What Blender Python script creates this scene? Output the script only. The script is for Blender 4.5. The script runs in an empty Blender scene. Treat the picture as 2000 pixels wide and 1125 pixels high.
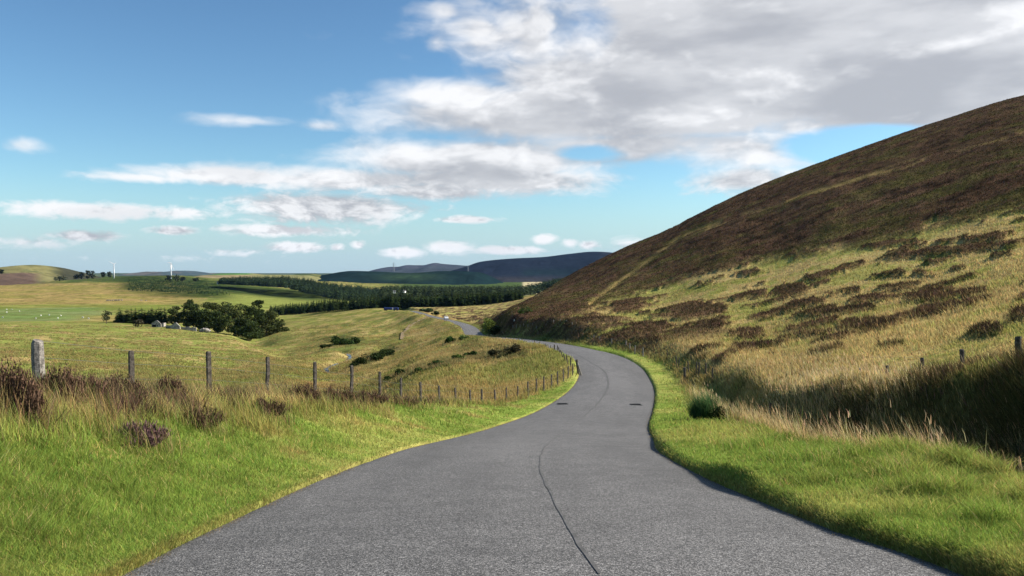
import bpy, math, numpy as np
from mathutils import Vector, Matrix
rng = np.random.default_rng(7)
sc = bpy.context.scene
F, HY, CZ = 1570.0, 532.0, 1.3          # focal length in photo pixels, horizon row, eye height
R = math.radians

# ------------------------------------------------------------------ camera, world, sun, exposure
cam = bpy.data.objects.new('camera', bpy.data.cameras.new('camera'))
sc.collection.objects.link(cam); sc.camera = cam
cam.location = (0, 0, CZ); cam.rotation_euler = (R(90), 0, 0)
cam.data.sensor_width = 36.0; cam.data.lens = F / 2000 * 36
cam.data.shift_y = -(562.5 - HY) / 2000
cam.data.clip_start = 0.1; cam.data.clip_end = 60000
SUN_AZ, SUN_EL = 80.0, 34.0             # degrees right of the view, above the horizon
sl = bpy.data.lights.new('sun', 'SUN'); sl.energy = 5.0; sl.angle = R(0.5); sl.color = (1.0, 0.93, 0.82)
so = bpy.data.objects.new('sun', sl); sc.collection.objects.link(so)
sd = Vector((math.sin(R(SUN_AZ)) * math.cos(R(SUN_EL)), math.cos(R(SUN_AZ)) * math.cos(R(SUN_EL)), math.sin(R(SUN_EL))))
so.rotation_euler = sd.to_track_quat('Z', 'Y').to_euler()
so.location = (60, 10, 60)
sc.view_settings.view_transform = 'Standard'; sc.view_settings.look = 'None'
sc.view_settings.gamma = 1; sc.view_settings.exposure = 0.80
sc.cycles.use_denoising = True
sc.cycles.denoiser = 'OPENIMAGEDENOISE'
sc.cycles.denoising_input_passes = 'RGB_ALBEDO_NORMAL'
sc.cycles.denoising_prefilter = 'ACCURATE'
sc.cycles.max_bounces = 5; sc.cycles.diffuse_bounces = 3; sc.cycles.glossy_bounces = 2
sc.cycles.transmission_bounces = 3; sc.cycles.volume_bounces = 0; sc.cycles.transparent_max_bounces = 6

class NT:
    """small helper for node trees"""
    def __init__(s, t): s.t = t; s.n = t.nodes; s.l = t.links
    def new(s, ty, **k):
        n = s.n.new(ty)
        for a, v in k.items(): setattr(n, a, v)
        return n
    def put(s, sock, v):
        if isinstance(v, bpy.types.NodeSocket): s.l.new(v, sock)
        else: sock.default_value = v
    def m(s, op, a, b=None, c=None, clamp=False):
        n = s.new('ShaderNodeMath', operation=op, use_clamp=clamp)
        s.put(n.inputs[0], a)
        if b is not None: s.put(n.inputs[1], b)
        if c is not None: s.put(n.inputs[2], c)
        return n.outputs[0]
    def v(s, op, a, b=None):
        n = s.new('ShaderNodeVectorMath', operation=op)
        s.put(n.inputs[0], a)
        if b is not None: s.put(n.inputs[1], b)
        return n.outputs['Value'] if op in ('LENGTH', 'DOT_PRODUCT') else n.outputs[0]
    def mix(s, f, a, b, mode='MIX'):
        n = s.new('ShaderNodeMix', data_type='RGBA', blend_type=mode)
        s.put(n.inputs[0], f); s.put(n.inputs[6], a); s.put(n.inputs[7], b)
        return n.outputs[2]
    def noise(s, vec, scale, detail=4, rough=.55, dim='3D'):
        n = s.new('ShaderNodeTexNoise', noise_dimensions=dim)
        if vec is not None: s.l.new(vec, n.inputs['Vector'])
        n.inputs['Scale'].default_value = scale; n.inputs['Detail'].default_value = detail
        n.inputs['Roughness'].default_value = rough
        return n.outputs['Fac']
    def ramp(s, f, lo, hi, a=0., b=1.):
        n = s.new('ShaderNodeMapRange', interpolation_type='SMOOTHSTEP')
        s.put(n.inputs[0], f)
        for i, q in enumerate((lo, hi, a, b)): n.inputs[i + 1].default_value = q
        return n.outputs[0]

w = bpy.data.worlds.new("World"); sc.world = w; w.use_nodes = True
T = NT(w.node_tree); T.n.clear()
sky = T.new('ShaderNodeTexSky', sky_type='NISHITA', sun_disc=False, sun_elevation=R(SUN_EL), sun_rotation=R(SUN_AZ),
            altitude=300, air_density=1.0, dust_density=0.5, ozone_density=2.0)
tc = T.new('ShaderNodeTexCoord')
sep = T.new('ShaderNodeSeparateXYZ'); T.l.new(tc.outputs['Generated'], sep.inputs[0])
az = T.m('ARCTAN2', sep.outputs[0], sep.outputs[1]); el = T.m('ARCSINE', sep.outputs[2])
cmb = T.new('ShaderNodeCombineXYZ'); T.l.new(az, cmb.inputs[0]); T.l.new(el, cmb.inputs[1])
# one soft ellipse per cloud bank: photo column, row, half width, half height, strength
CL = [(1500,40,520,150,1.6),(1800,140,470,120,1.6),(1260,150,320,78,1.3),(910,186,150,34,1.1),(1120,220,330,62,1.3),(1450,212,300,52,1.3),
 (1180,290,360,40,1),(1440,290,200,55,0.85),(930,315,260,40,1.3),(700,352,220,26,1.15),(470,346,200,18,1.05),(290,348,140,11,0.85),
 (960,350,250,30,1.2),(840,372,160,18,1.15),(1450,352,130,28,0.95),(630,406,180,29,1.22),(190,412,185,17,1.098),(350,416,90,15,0.915),
 (560,450,135,12,1.037),(340,450,48,8,1.098),(165,461,62,11,1.098),(70,474,120,15,0.671),(577,482,56,10,1.159),(700,478,13,8,1.098),(658,483,14,7,0.976),
 (785,493,42,10,1.281),(880,482,48,14,1.037),(990,489,68,8,1.22),(1065,467,24,10,1.159),(1115,475,22,9,0.976),(1150,479,26,9,1.037),(915,429,58,8,1.037),(455,493,60,9,0.732),(1235,477,48,12,0.854),
 (490,236,125,15,0.74),(620,246,55,14,0.68),(45,282,70,22,0.75),(940,55,85,32,0.82),(868,22,44,28,0.72),(850,88,40,28,0.68),(1000,110,40,20,0.6),(1130,4,95,16,0.8),(300,505,330,10,0.366),(540,275,50,8,0.4),(150,372,30,5,0.35)]
HOLES = [(1160,297,46,11,.8),(1690,278,110,24,1.3),(1150,40,60,50,.35)]
def cl_field(p):
    acc = None
    for i, (x, y, a, b, s_) in enumerate(CL + HOLES):
        ca = math.atan((x - 1000) / F); ce = math.atan((HY - y) / F * math.cos(ca))
        q = T.v('SUBTRACT', p, (ca, ce, 0))
        q = T.v('MULTIPLY', q, (F * math.cos(ca)**-2 / a * 1.0 * (math.cos(ca)**0), F / b / math.cos(ca), 0))
        l = T.v('LENGTH', q)
        g = T.m('MULTIPLY_ADD', l, -s_ * .62, s_ * 1.12)       # s at the heart, falling with distance
        g = T.m('MAXIMUM', g, 0.0)
        g = T.m('MINIMUM', g, s_)
        if i >= len(CL): acc = T.m('SUBTRACT', acc, T.m('MULTIPLY', g, 1.0))
        elif acc is None: acc = g
        else: acc = T.m('SMOOTH_MAX', acc, g, 0.10)
    return acc
def cl_noise(p):
    q = T.v('MULTIPLY', p, (1.0, 2.0, 1.0))
    wv = T.new('ShaderNodeTexNoise'); wv.inputs['Scale'].default_value = 9; wv.inputs['Detail'].default_value = 3; T.l.new(q, wv.inputs['Vector'])
    q = T.v('ADD', q, T.v('MULTIPLY', T.v('SUBTRACT', wv.outputs['Color'], (.5, .5, .5)), (.10, .06, 0)))
    big = T.m('ADD', T.m('MULTIPLY', T.noise(q, 6.5, 7, .52), .80), T.m('MULTIPLY', T.noise(q, 24, 5, .5), .20))
    small = T.m('ADD', T.m('MULTIPLY', T.noise(q, 16, 6, .55), .45), T.m('MULTIPLY', T.noise(q, 52, 5, .6), .55))
    sp_ = T.new('ShaderNodeSeparateXYZ'); T.l.new(p, sp_.inputs[0]); f = T.ramp(sp_.outputs[1], .15, .06)
    return T.m('ADD', T.m('MULTIPLY', big, T.m('SUBTRACT', 1.0, f)), T.m('MULTIPLY', small, f))
fld = cl_field(cmb.outputs[0])
n0 = cl_noise(cmb.outputs[0])
n_up = cl_noise(T.v('ADD', cmb.outputs[0], (.010, .014, 0)))
far_up = cl_field(T.v('ADD', cmb.outputs[0], (.006, .022, 0)))
dens = T.m('ADD', fld, T.m('MULTIPLY', T.m('SUBTRACT', n0, .5), 1.9))
alpha = T.ramp(dens, .31, .93)
# lit tops and grey bases: how much cloud lies between here and the light
thick = T.m('ADD', T.m('MULTIPLY', far_up, .62), T.m('MULTIPLY', T.m('SUBTRACT', n_up, n0), 3.0))
lit = T.ramp(thick, .82, .12)
lump = T.ramp(T.noise(T.v('MULTIPLY', cmb.outputs[0], (1, 3.2, 1)), 5.5, 5, .5), .36, .66)
lit = T.m('ADD', T.m('MULTIPLY', lit, .75), T.m('MULTIPLY', lump, .48), clamp=True)
ccol = T.mix(lit, (.385, .395, .425, 1), (.80, .80, .81, 1))
skyc = T.mix(1.0, sky.outputs[0], (.115, .115, .115, 1), 'MULTIPLY')
gm = T.new('ShaderNodeGamma'); T.l.new(skyc, gm.inputs[0]); gm.inputs[1].default_value = 1.25
tint = T.mix(1.0, gm.outputs[0], (.95, 1.15, 1.15, 1), 'MULTIPLY')
lt = T.ramp(el, .12, .0)
tint = T.mix(T.m('MULTIPLY', lt, .75), tint, (.37, .51, .62, 1))
lowf = T.ramp(el, .015, .0)
fin = T.mix(T.m('MULTIPLY', alpha, .96), tint, ccol)
bg = T.new('ShaderNodeBackground'); T.l.new(fin, bg.inputs[0]); bg.inputs[1].default_value = 0.73
wo = T.new('ShaderNodeOutputWorld'); T.l.new(bg.outputs[0], wo.inputs[0])
w.cycles.sampling_method = 'MANUAL'; w.cycles.sample_map_resolution = 512

# ------------------------------------------------------------------ materials
def mat(name, col=(.5, .5, .5), rough=.9, attr=False, var=(.75, 1.25), scales=((2.0, .5),), bump=None, transl=0., spec=.2, metal=0.):
    m = bpy.data.materials.new(name); m.use_nodes = True
    t = NT(m.node_tree); t.n.clear()
    co = t.new('ShaderNodeTexCoord').outputs['Object']
    if attr: c = t.new('ShaderNodeAttribute', attribute_name='Col').outputs['Color']
    else: c = t.new('ShaderNodeRGB').outputs[0]; c.default_value = (*col, 1)
    for s_, amt in scales:
        f = t.noise(co, s_, 5, .6)
        g = t.ramp(f, .3, .7, 1 - amt * .6, 1 + amt * .6)
        cc = t.new('ShaderNodeCombineColor')
        for k in range(3): t.l.new(g, cc.inputs[k])
        c = t.mix(1.0, c, cc.outputs[0], 'MULTIPLY')
    out = t.new('ShaderNodeOutputMaterial')
    if transl > 0:
        d = t.new('ShaderNodeBsdfDiffuse'); tr = t.new('ShaderNodeBsdfTranslucent')
        t.l.new(c, d.inputs[0]); t.l.new(c, tr.inputs[0])
        mx = t.new('ShaderNodeMixShader'); mx.inputs[0].default_value = transl
        t.l.new(d.outputs[0], mx.inputs[1]); t.l.new(tr.outputs[0], mx.inputs[2]); t.l.new(mx.outputs[0], out.inputs[0])
    else:
        b = t.new('ShaderNodeBsdfPrincipled'); t.l.new(c, b.inputs['Base Color'])
        b.inputs['Roughness'].default_value = rough; b.inputs['Specular IOR Level'].default_value = spec; b.inputs['Metallic'].default_value = metal
        if bump:
            bn = t.new('ShaderNodeBump'); bn.inputs['Strength'].default_value = bump[1]; bn.inputs['Distance'].default_value = bump[2]
            t.l.new(t.noise(co, bump[0], 6, .65), bn.inputs['Height']); t.l.new(bn.outputs[0], b.inputs['Normal'])
        t.l.new(b.outputs[0], out.inputs[0])
    return m
M = {}
M['ground'] = mat('ground_turf', attr=True, scales=((.025, .3), (.12, .3), (1.1, .35), (9, .4)), bump=(3.0, .7, .12), spec=0)
M['hill'] = mat('far_hillside', attr=True, scales=((.004, .3), (.03, .35)), bump=(.02, .6, 6), spec=0)
M['blade'] = mat('grass_blade', attr=True, scales=(), transl=.45)
M['heather'] = mat('heather_sprig', attr=True, scales=(), transl=.12)
M['leaf'] = mat('tree_foliage', attr=True, scales=(), transl=.2)
M['post'] = mat('weathered_post', (.085, .072, .058), scales=((14, .9), (60, .6)), bump=(50, .8, .01))
M['post_pale'] = mat('pale_weathered_post', (.20, .18, .155), scales=((14, .9), (60, .6)), bump=(50, .8, .01))
M['wire'] = mat('galvanised_wire', (.18, .18, .18), .6, scales=(), metal=.6)
M['bark'] = mat('bark', (.10, .075, .055), scales=((6, .6),))
M['stone'] = mat('rubble_stone', (.30, .27, .24), scales=((.9, .6), (4, .7)), bump=(3, .8, .1))
M['rock'] = mat('grey_rock', (.22, .20, .19), scales=((1.2, .6),), bump=(3, .8, .1))
M['dark'] = mat('dark_opening', (.012, .011, .010), scales=())
M['white'] = mat('white_paint', (.78, .78, .78), .5, scales=((.5, .1),))
M['white_wall'] = mat('whitewashed_wall', (.7, .69, .66), scales=((1.5, .2),))
M['slate'] = mat('slate_roof', (.10, .10, .11), scales=((1.5, .3),))
M['glass'] = mat('dark_glass', (.02, .025, .03), .1, scales=(), spec=.6)
M['rubber'] = mat('tyre_rubber', (.02, .02, .02), scales=((5, .2),))
M['blue'] = mat('deep_blue_sheeting', (.035, .06, .22), .45, scales=((1, .3),))
M['steel'] = mat('galvanised_steel', (.28, .29, .30), .55, scales=((2, .2),), metal=.3)
M['iron'] = mat('cast_iron', (.025, .024, .023), .7, scales=((20, .4),))
M['tar'] = mat('old_tar_seam', (.098, .094, .090), .8, scales=((5, .5), (120, .5)))
M['wool'] = mat('sheep_wool', (.62, .60, .54), scales=((8, .3),))
M['face'] = mat('sheep_face', (.08, .07, .06), scales=())
M['lamp'] = mat('lamp_lens', (.6, .6, .55), .2, scales=())

def water():
    m = mat('dark_burn_water', (.02, .025, .02), .08, scales=(), spec=.5, bump=(2, .15, .02)); return m
M['water'] = water()
def road_mat():
    m = bpy.data.materials.new('chip_seal_asphalt'); m.use_nodes = True; t = NT(m.node_tree); t.n.clear()
    co = t.new('ShaderNodeTexCoord').outputs['Object']
    base = t.new('ShaderNodeAttribute', attribute_name='Col').outputs['Color']
    vo = t.new('ShaderNodeTexVoronoi'); vo.inputs['Scale'].default_value = 125; t.l.new(co, vo.inputs['Vector'])
    chip = t.new('ShaderNodeSeparateColor'); t.l.new(vo.outputs['Color'], chip.inputs[0])
    g = t.m('MULTIPLY_ADD', t.m('POWER', chip.outputs[0], 2.4), 2.5, .36)
    g = t.m('MULTIPLY', g, t.ramp(t.noise(co, 2.2, 4), .3, .7, .9, 1.1))
    g = t.m('MULTIPLY', g, t.ramp(t.noise(co, 34, 3), .3, .7, .72, 1.28))
    cc = t.new('ShaderNodeCombineColor')
    for k in range(3): t.l.new(g, cc.inputs[k])
    c = t.mix(1.0, base, cc.outputs[0], 'MULTIPLY')
    b = t.new('ShaderNodeBsdfPrincipled'); t.l.new(c, b.inputs['Base Color']); b.inputs['Roughness'].default_value = .8
    b.inputs['Specular IOR Level'].default_value = .35
    bn = t.new('ShaderNodeBump'); bn.inputs['Strength'].default_value = .8; bn.inputs['Distance'].default_value = .004
    t.l.new(vo.outputs['Distance'], bn.inputs['Height']); t.l.new(bn.outputs[0], b.inputs['Normal'])
    o = t.new('ShaderNodeOutputMaterial'); t.l.new(b.outputs[0], o.inputs[0]); return m
M['road'] = road_mat()

# ------------------------------------------------------------------ noise, interpolation
_tab = np.random.default_rng(3).random((256, 256))
def vnoise(x, y):
    xi = np.floor(x).astype(int); yi = np.floor(y).astype(int); fx = x - xi; fy = y - yi
    fx = fx * fx * (3 - 2 * fx); fy = fy * fy * (3 - 2 * fy)
    a = _tab[xi & 255, yi & 255]; b = _tab[(xi + 1) & 255, yi & 255]; c = _tab[xi & 255, (yi + 1) & 255]; d = _tab[(xi + 1) & 255, (yi + 1) & 255]
    return (a * (1 - fx) + b * fx) * (1 - fy) + (c * (1 - fx) + d * fx) * fy
def fbm(x, y, o=4, s=0.0):
    r = 0; a = .5; tot = 0
    for i in range(o):
        r = r + a * vnoise(x * 2**i + 17.3 * i + s, y * 2**i + 9.1 * i + s * 1.7); tot += a; a *= .55
    return r / tot
def sst(x, a, b):
    t = np.clip((x - a) / (b - a), 0, 1); return t * t * (3 - 2 * t)
def mixc(a, b, f):
    return a * (1 - f[..., None]) + np.asarray(b) * f[..., None]
def pchip(x, y, xq):
    h = np.diff(x); d = np.diff(y) / h; m = np.zeros_like(y)
    w1 = 2 * h[1:] + h[:-1]; w2 = h[1:] + 2 * h[:-1]
    ok = d[1:] * d[:-1] > 0
    with np.errstate(divide='ignore', invalid='ignore'):
        mm = (w1 + w2) / (w1 / d[:-1] + w2 / d[1:])
    m[1:-1] = np.where(ok, mm, 0); m[0] = d[0]; m[-1] = d[-1]
    i = np.clip(np.searchsorted(x, xq) - 1, 0, len(x) - 2); t = (xq - x[i]) / h[i]
    t2, t3 = t * t, t * t * t
    return (2*t3-3*t2+1)*y[i] + (t3-2*t2+t)*h[i]*m[i] + (-2*t3+3*t2)*y[i+1] + (t3-t2)*h[i]*m[i+1]

# ------------------------------------------------------------------ the road's course (centre x, distance y, drop below the eye)
RD = np.array([(.2,-60,-4.6),(.2,-30,-1.6),(.2,-10,.35),(.2,0,1.3),(.19,3,1.56),(.19,4.57,1.73),(.08,6.5,2.04),(.04,9.5,2.5),(.29,15.1,3.35),(1.0,20,4.1),(1.9,26,4.98),
 (3.6,35,6.02),(5.4,44.5,6.75),(6.15,49,7.02),(7.2,57,7.4),(7.85,64,7.55),(8.0,72,7.75),(7.6,79,8.0),(6.6,90,8.6),(5.2,102,9.2),(2.0,121,10.3),(-1.6,142,11.6),(-5.6,170,13.7),
 (-9.4,205,16.1),(-14,262,18.0),(-22.5,330,20.6),(-32,385,22.6),(-41,430,24.0),(-48.5,470,25.4),(-62,540,27.2),(-73,600,28.9),(-95,720,34.5),(-120,850,40)])
_ry = np.concatenate([np.linspace(-60, 0, 61), np.exp(np.linspace(math.log(.5), math.log(850), 900))])
def _sm(y, v):
    a = pchip(RD[:, 1], v, y); return a
def _smooth(a, k):
    b = a.copy()
    for _ in range(k): b[1:-1] = (b[:-2] + 2 * b[1:-1] + b[2:]) / 4
    return b
_rx = _smooth(_sm(_ry, RD[:, 0]), 60); _rD = _smooth(_sm(_ry, RD[:, 2]), 60)
_rs = np.gradient(_rx, _ry)
def road_x(Y): return np.interp(Y, _ry, _rx)
def road_D(Y): return np.interp(Y, _ry, _rD)
def road_t(X, Y):
    return (X - road_x(Y)) / np.sqrt(1 + np.interp(Y, _ry, _rs)**2)
HW = 2.48

# ------------------------------------------------------------------ land: photo row of the ground at each column and distance
dep_rows = [3, 8, 13, 20, 30, 40, 55, 75, 100, 130, 165, 210, 270, 350, 450, 600, 800, 1100, 1500, 2000, 2700, 3400, 4500]
TB = {
 -700: [1526,1010,925,885,846,826,803,773,736,701,682,668,655,643,634,622,610,597,585,572,556,552,556],
 0:    [1526,1010,925,885,846,826,803,773,736,701,682,668,655,643,634,622,610,597,585,570,552,540,545],
 200:  [1526,1010,915,868,838,820,798,768,735,707,690,675,662,650,638,622,610,597,583,566,547,541,546],
 330:  [1526,1010,915,865,840,825,800,772,739,714,698,683,668,655,643,628,612,598,584,566,546,539,545],
 450: [1526,1010,915,865,850,835,812,785,750,724,706,690,676,664,656,642,618,600,585,568,552,545,547],
 500: [1526,1010,915,868,852,838,815,786,748,718,702,690,680,684,664,640,618,601,587,572,556,547,548],
 550: [1526,1010,915,870,855,842,818,788,744,714,700,705,690,668,650,634,619,603,589,576,560,549,548],
 650:  [1526,1010,915,865,860,850,830,796,758,729,708,690,672,655,640,625,610,601,590,578,563,552,549],
 750:  [1526,1010,915,860,818,822,800,768,742,722,704,687,669,650,634,615,601,601,592,580,567,556,551],
 830:  [1526,1010,915,860,815,792,760,730,709,692,680,665,652,638,624,609,600,600,592,581,568,558,551],
 900:  [1526,1010,915,860,818,785,752,718,696,677,662,657,647,633,620,607,598,594,590,580,568,558,551],
 950:  [1526,1010,915,860,820,790,756,722,695,672,659,654,636,625,615,604,595,590,587,580,568,558,551],
 1000: [1526,1010,915,860,815,785,757,722,693,668,628,610,603,602,603,596,588,583,580,577,568,558,551],
 1060: [1526,1010,915,855,810,783,760,724,688,640,616,596,582,573,570,574,576,576,574,573,566,558,551],
 1100: [1526,1010,912,852,805,782,758,722,672,625,605,588,571,554,546,556,570,576,574,572,566,558,551],
 1200: [1526,1005,905,850,800,778,748,700,652,614,590,565,537,506,492,510,540,560,566,566,562,556,551],
 1300: [1526,1000,900,845,798,757,702,668,638,604,572,535,496,464,451,470,512,545,560,562,560,555,551],
 1400: [1526,980,890,835,782,726,690,655,618,578,537,494,452,413,400,424,475,525,550,558,558,555,551],
 1500: [1526,965,870,810,765,722,683,645,600,556,510,460,412,371,355,380,450,510,545,556,558,555,551],
 1600: [1500,950,850,785,735,698,660,615,570,522,472,416,369,331,318,345,425,500,540,555,558,555,551],
 1800: [1450,900,800,760,700,660,620,570,518,461,404,349,301,260,248,285,390,480,530,552,558,555,551],
 2000: [1400,850,755,705,645,608,563,510,455,392,335,280,232,195,186,228,350,460,520,550,558,555,551],
 2600: [1250,720,670,610,540,500,450,390,330,260,200,150,110,85,82,150,300,430,510,548,558,555,551],
 3300: [1150,700,640,580,510,470,420,360,300,230,170,120,80,60,60,130,290,420,505,546,558,555,551]}
_cx = np.array(sorted(TB), float); _tb = np.array([TB[int(k)] for k in _cx], float)
_ld = np.log(np.array(dep_rows, float)); _LQ = np.linspace(_ld[0], _ld[-1], 420); _PQ = np.linspace(-700, 3300, 641)
_a = np.array([pchip(_ld, r, _LQ) for r in _tb]); _G = np.array([pchip(_cx, _a[:, j], _PQ) for j in range(len(_LQ))])   # [logd, px]
for _ in range(3):
    _G[1:-1] = (_G[:-2] + 2 * _G[1:-1] + _G[2:]) / 4; _G[:, 1:-1] = (_G[:, :-2] + 2 * _G[:, 1:-1] + _G[:, 2:]) / 4
def table_D(X, Y):
    r = np.hypot(X, Y) + 1e-6
    d = np.maximum(Y, r * .40); d = np.maximum(d, .5)
    px = np.clip(1000 + F * X / d, -700, 3300)
    l = np.clip(np.log(d), _LQ[0], _LQ[-1])
    i = (l - _LQ[0]) / (_LQ[1] - _LQ[0]); j = (px - _PQ[0]) / (_PQ[1] - _PQ[0])
    i0 = np.clip(i.astype(int), 0, len(_LQ) - 2); j0 = np.clip(j.astype(int), 0, len(_PQ) - 2); fi = i - i0; fj = j - j0
    g = (_G[i0, j0] * (1 - fj) + _G[i0, j0 + 1] * fj) * (1 - fi) + (_G[i0 + 1, j0] * (1 - fj) + _G[i0 + 1, j0 + 1] * fj) * fi
    D = (g - HY) / F * d
    D = np.where(d < 3, 1.3 + (D - 1.3) * d / 3, D)
    th = np.abs(np.arctan2(X, Y)); wb = sst(th, R(95), R(165))
    return D * (1 - wb) + (1.4 + .1 * np.maximum(Y, -80)) * wb
FO_Y = [0, 10.5, 16, 21.3, 26.2, 30.5, 34.6, 39.8, 44.8, 50, 57, 60, 75, 95, 130, 175]
FO_E = [3.7, 3.8, 4.0, 3.9, 3.7, 3.65, 3.45, 3.35, 2.07, 1.35, .5, .45, .5, .8, 1.0, 1.0]
RI_Y = [-60, 3, 10, 19, 24, 29, 34, 40, 46, 52, 58, 90, 150, 400, 700]
RI_V = [.7, .75, .95, 1.0, .8, .45, .28, -.1, -.18, -.12, .12, .25, .2, .15, .1]
SPTS = np.array([(662,727,136),(652,721,143),(640,716,149),(636,711,157),(642,706,165),(654,703,171),(668,699,178),(678,695,187),(684,690,198),(681,686,208),(672,682,220),(662,679,230)], float)
_sX = np.interp(np.linspace(0, 11, 60), range(12), (SPTS[:, 0] - 1000) / F * SPTS[:, 2]); _sY = np.interp(np.linspace(0, 11, 60), range(12), SPTS[:, 2])
def carve(X, Y):
    out = np.zeros(X.shape); m = (Y > 120) & (Y < 245) & (X > -62) & (X < -20)
    if m.any():
        dd = np.min(np.hypot(X[m][:, None] - _sX[None], (Y[m][:, None] - _sY[None])), 1); out[m] = np.exp(-(dd / 2.0)**2)
    return out
def height(X, Y, detail=True):
    X = np.asarray(X, float); Y = np.asarray(Y, float)
    D = table_D(X, Y)
    t = road_t(X, Y); rD = road_D(Y)
    eL = np.maximum(-t - HW, 0); eR = np.maximum(t - HW, 0)
    fo = np.interp(Y, FO_Y, FO_E); ri = np.interp(Y, RI_Y, RI_V)
    # left: verge rises to the fence, then falls away into the valley
    vL = rD - .015 - ri * sst(eL, -.15, fo * .95)
    far = np.where(Y < 30, 8.0, np.interp(Y, [30, 60, 200, 900], [7, 7, 9, 25]))
    wl = sst(eL, fo * .98, fo + far)
    L = vL * (1 - wl) + D * wl
    # right: kerb-like turf edge, verge, ditch, bank
    near = 1 - sst(Y, 36, 50)
    stepR = .05 + .05 * fbm(Y / .7, X * 0 + 3, 3) + .13 * np.exp(-((Y - 9.6) / 1.1)**2) + .06 * np.exp(-((Y - 17) / 2.5)**2)
    vv = rD - .02 - stepR * sst(eR, -.02, .16) - .05 * eR + (1.15 * sst(eR, 2.4, 3.3)) * near
    a0 = 3.5 * near + 1.2 * (1 - near); a1 = 4.9 * near + np.interp(Y, [50, 90, 300], [5.0, 4.2, 6]) * (1 - near)
    wr = sst(eR, a0, a1)
    D = D - .42 * np.exp(-((eR - 5.4) / .8)**2) * (t > 0) * (1 - sst(Y, 20, 33))
    Rr = vv * (1 - wr) + D * wr
    out = np.where(t < 0, L, Rr)
    on = 1 - sst(np.abs(t), HW - .07, HW + .03)
    out = out * (1 - on) + (rD + .16) * on
    ok = (Y > -60) & (Y < 800)
    out = np.where(ok, out, D)
    if detail:
        r = np.hypot(X, Y); off = 1 - np.exp(-(np.maximum(np.abs(t) - HW - .1, 0) / 1.0)**2)
        off = np.where(ok, off, 1)
        n = (fbm(X / 3.1, Y / 3.1, 4) - .5) * .28 + (fbm(X / .6, Y / .6, 3, 5.) - .5) * .10
        n2 = (fbm(X / 26, Y / 26, 4, 2.) - .5) * (1.1 * sst(r, 60, 160) + 2.2 * sst(r, 110, 220) * (1 - sst(r, 430, 600)) * sst(-X, 15, 40))
        n2 = n2 + np.where(X < -10, (fbm(X / 9, Y / 9, 3, 44.) - .5) * .9 * sst(r, 80, 130) * (1 - sst(r, 430, 600)), 0)
        n3 = (fbm(X / 160, Y / 160, 4, 4.) - .5) * 9 * sst(r, 700, 1800)
        out = out - (n + n2 + n3) * off
    return CZ - out - carve(X, Y) * 1.0
def gz(px, d): X = (px - 1000) / F * d; return Vector((X, d, float(height(np.array([X]), np.array([d]), True)[0])))
def dep(px, py, lo=6, hi=3400):
    """distance at which the ground in this photo column shows at this photo row (first one beyond lo)"""
    d = np.exp(np.linspace(math.log(lo), math.log(hi), 1500)); X = (px - 1000) / F * d
    row = HY + F * (CZ - height(X, d, False)) / d
    k = np.nonzero(row <= py)[0]
    return float(d[k[0]]) if len(k) else float(d[np.argmin(np.abs(row - py))])

# ------------------------------------------------------------------ ground sheet
th = np.concatenate([np.arange(-180, -60, 4), np.arange(-60, -36, 1.0), np.arange(-36, 36, .1), np.arange(36, 60, 1.0), np.arange(60, 180.1, 4)])
th = np.radians(th); NTc = len(th)
NR = 640
rr = np.exp(np.linspace(math.log(1.0), math.log(5200), NR))
TH, RR = np.meshgrid(th, rr)
GX = RR * np.sin(TH); GY = RR * np.cos(TH)
GZ = height(GX, GY)
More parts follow.
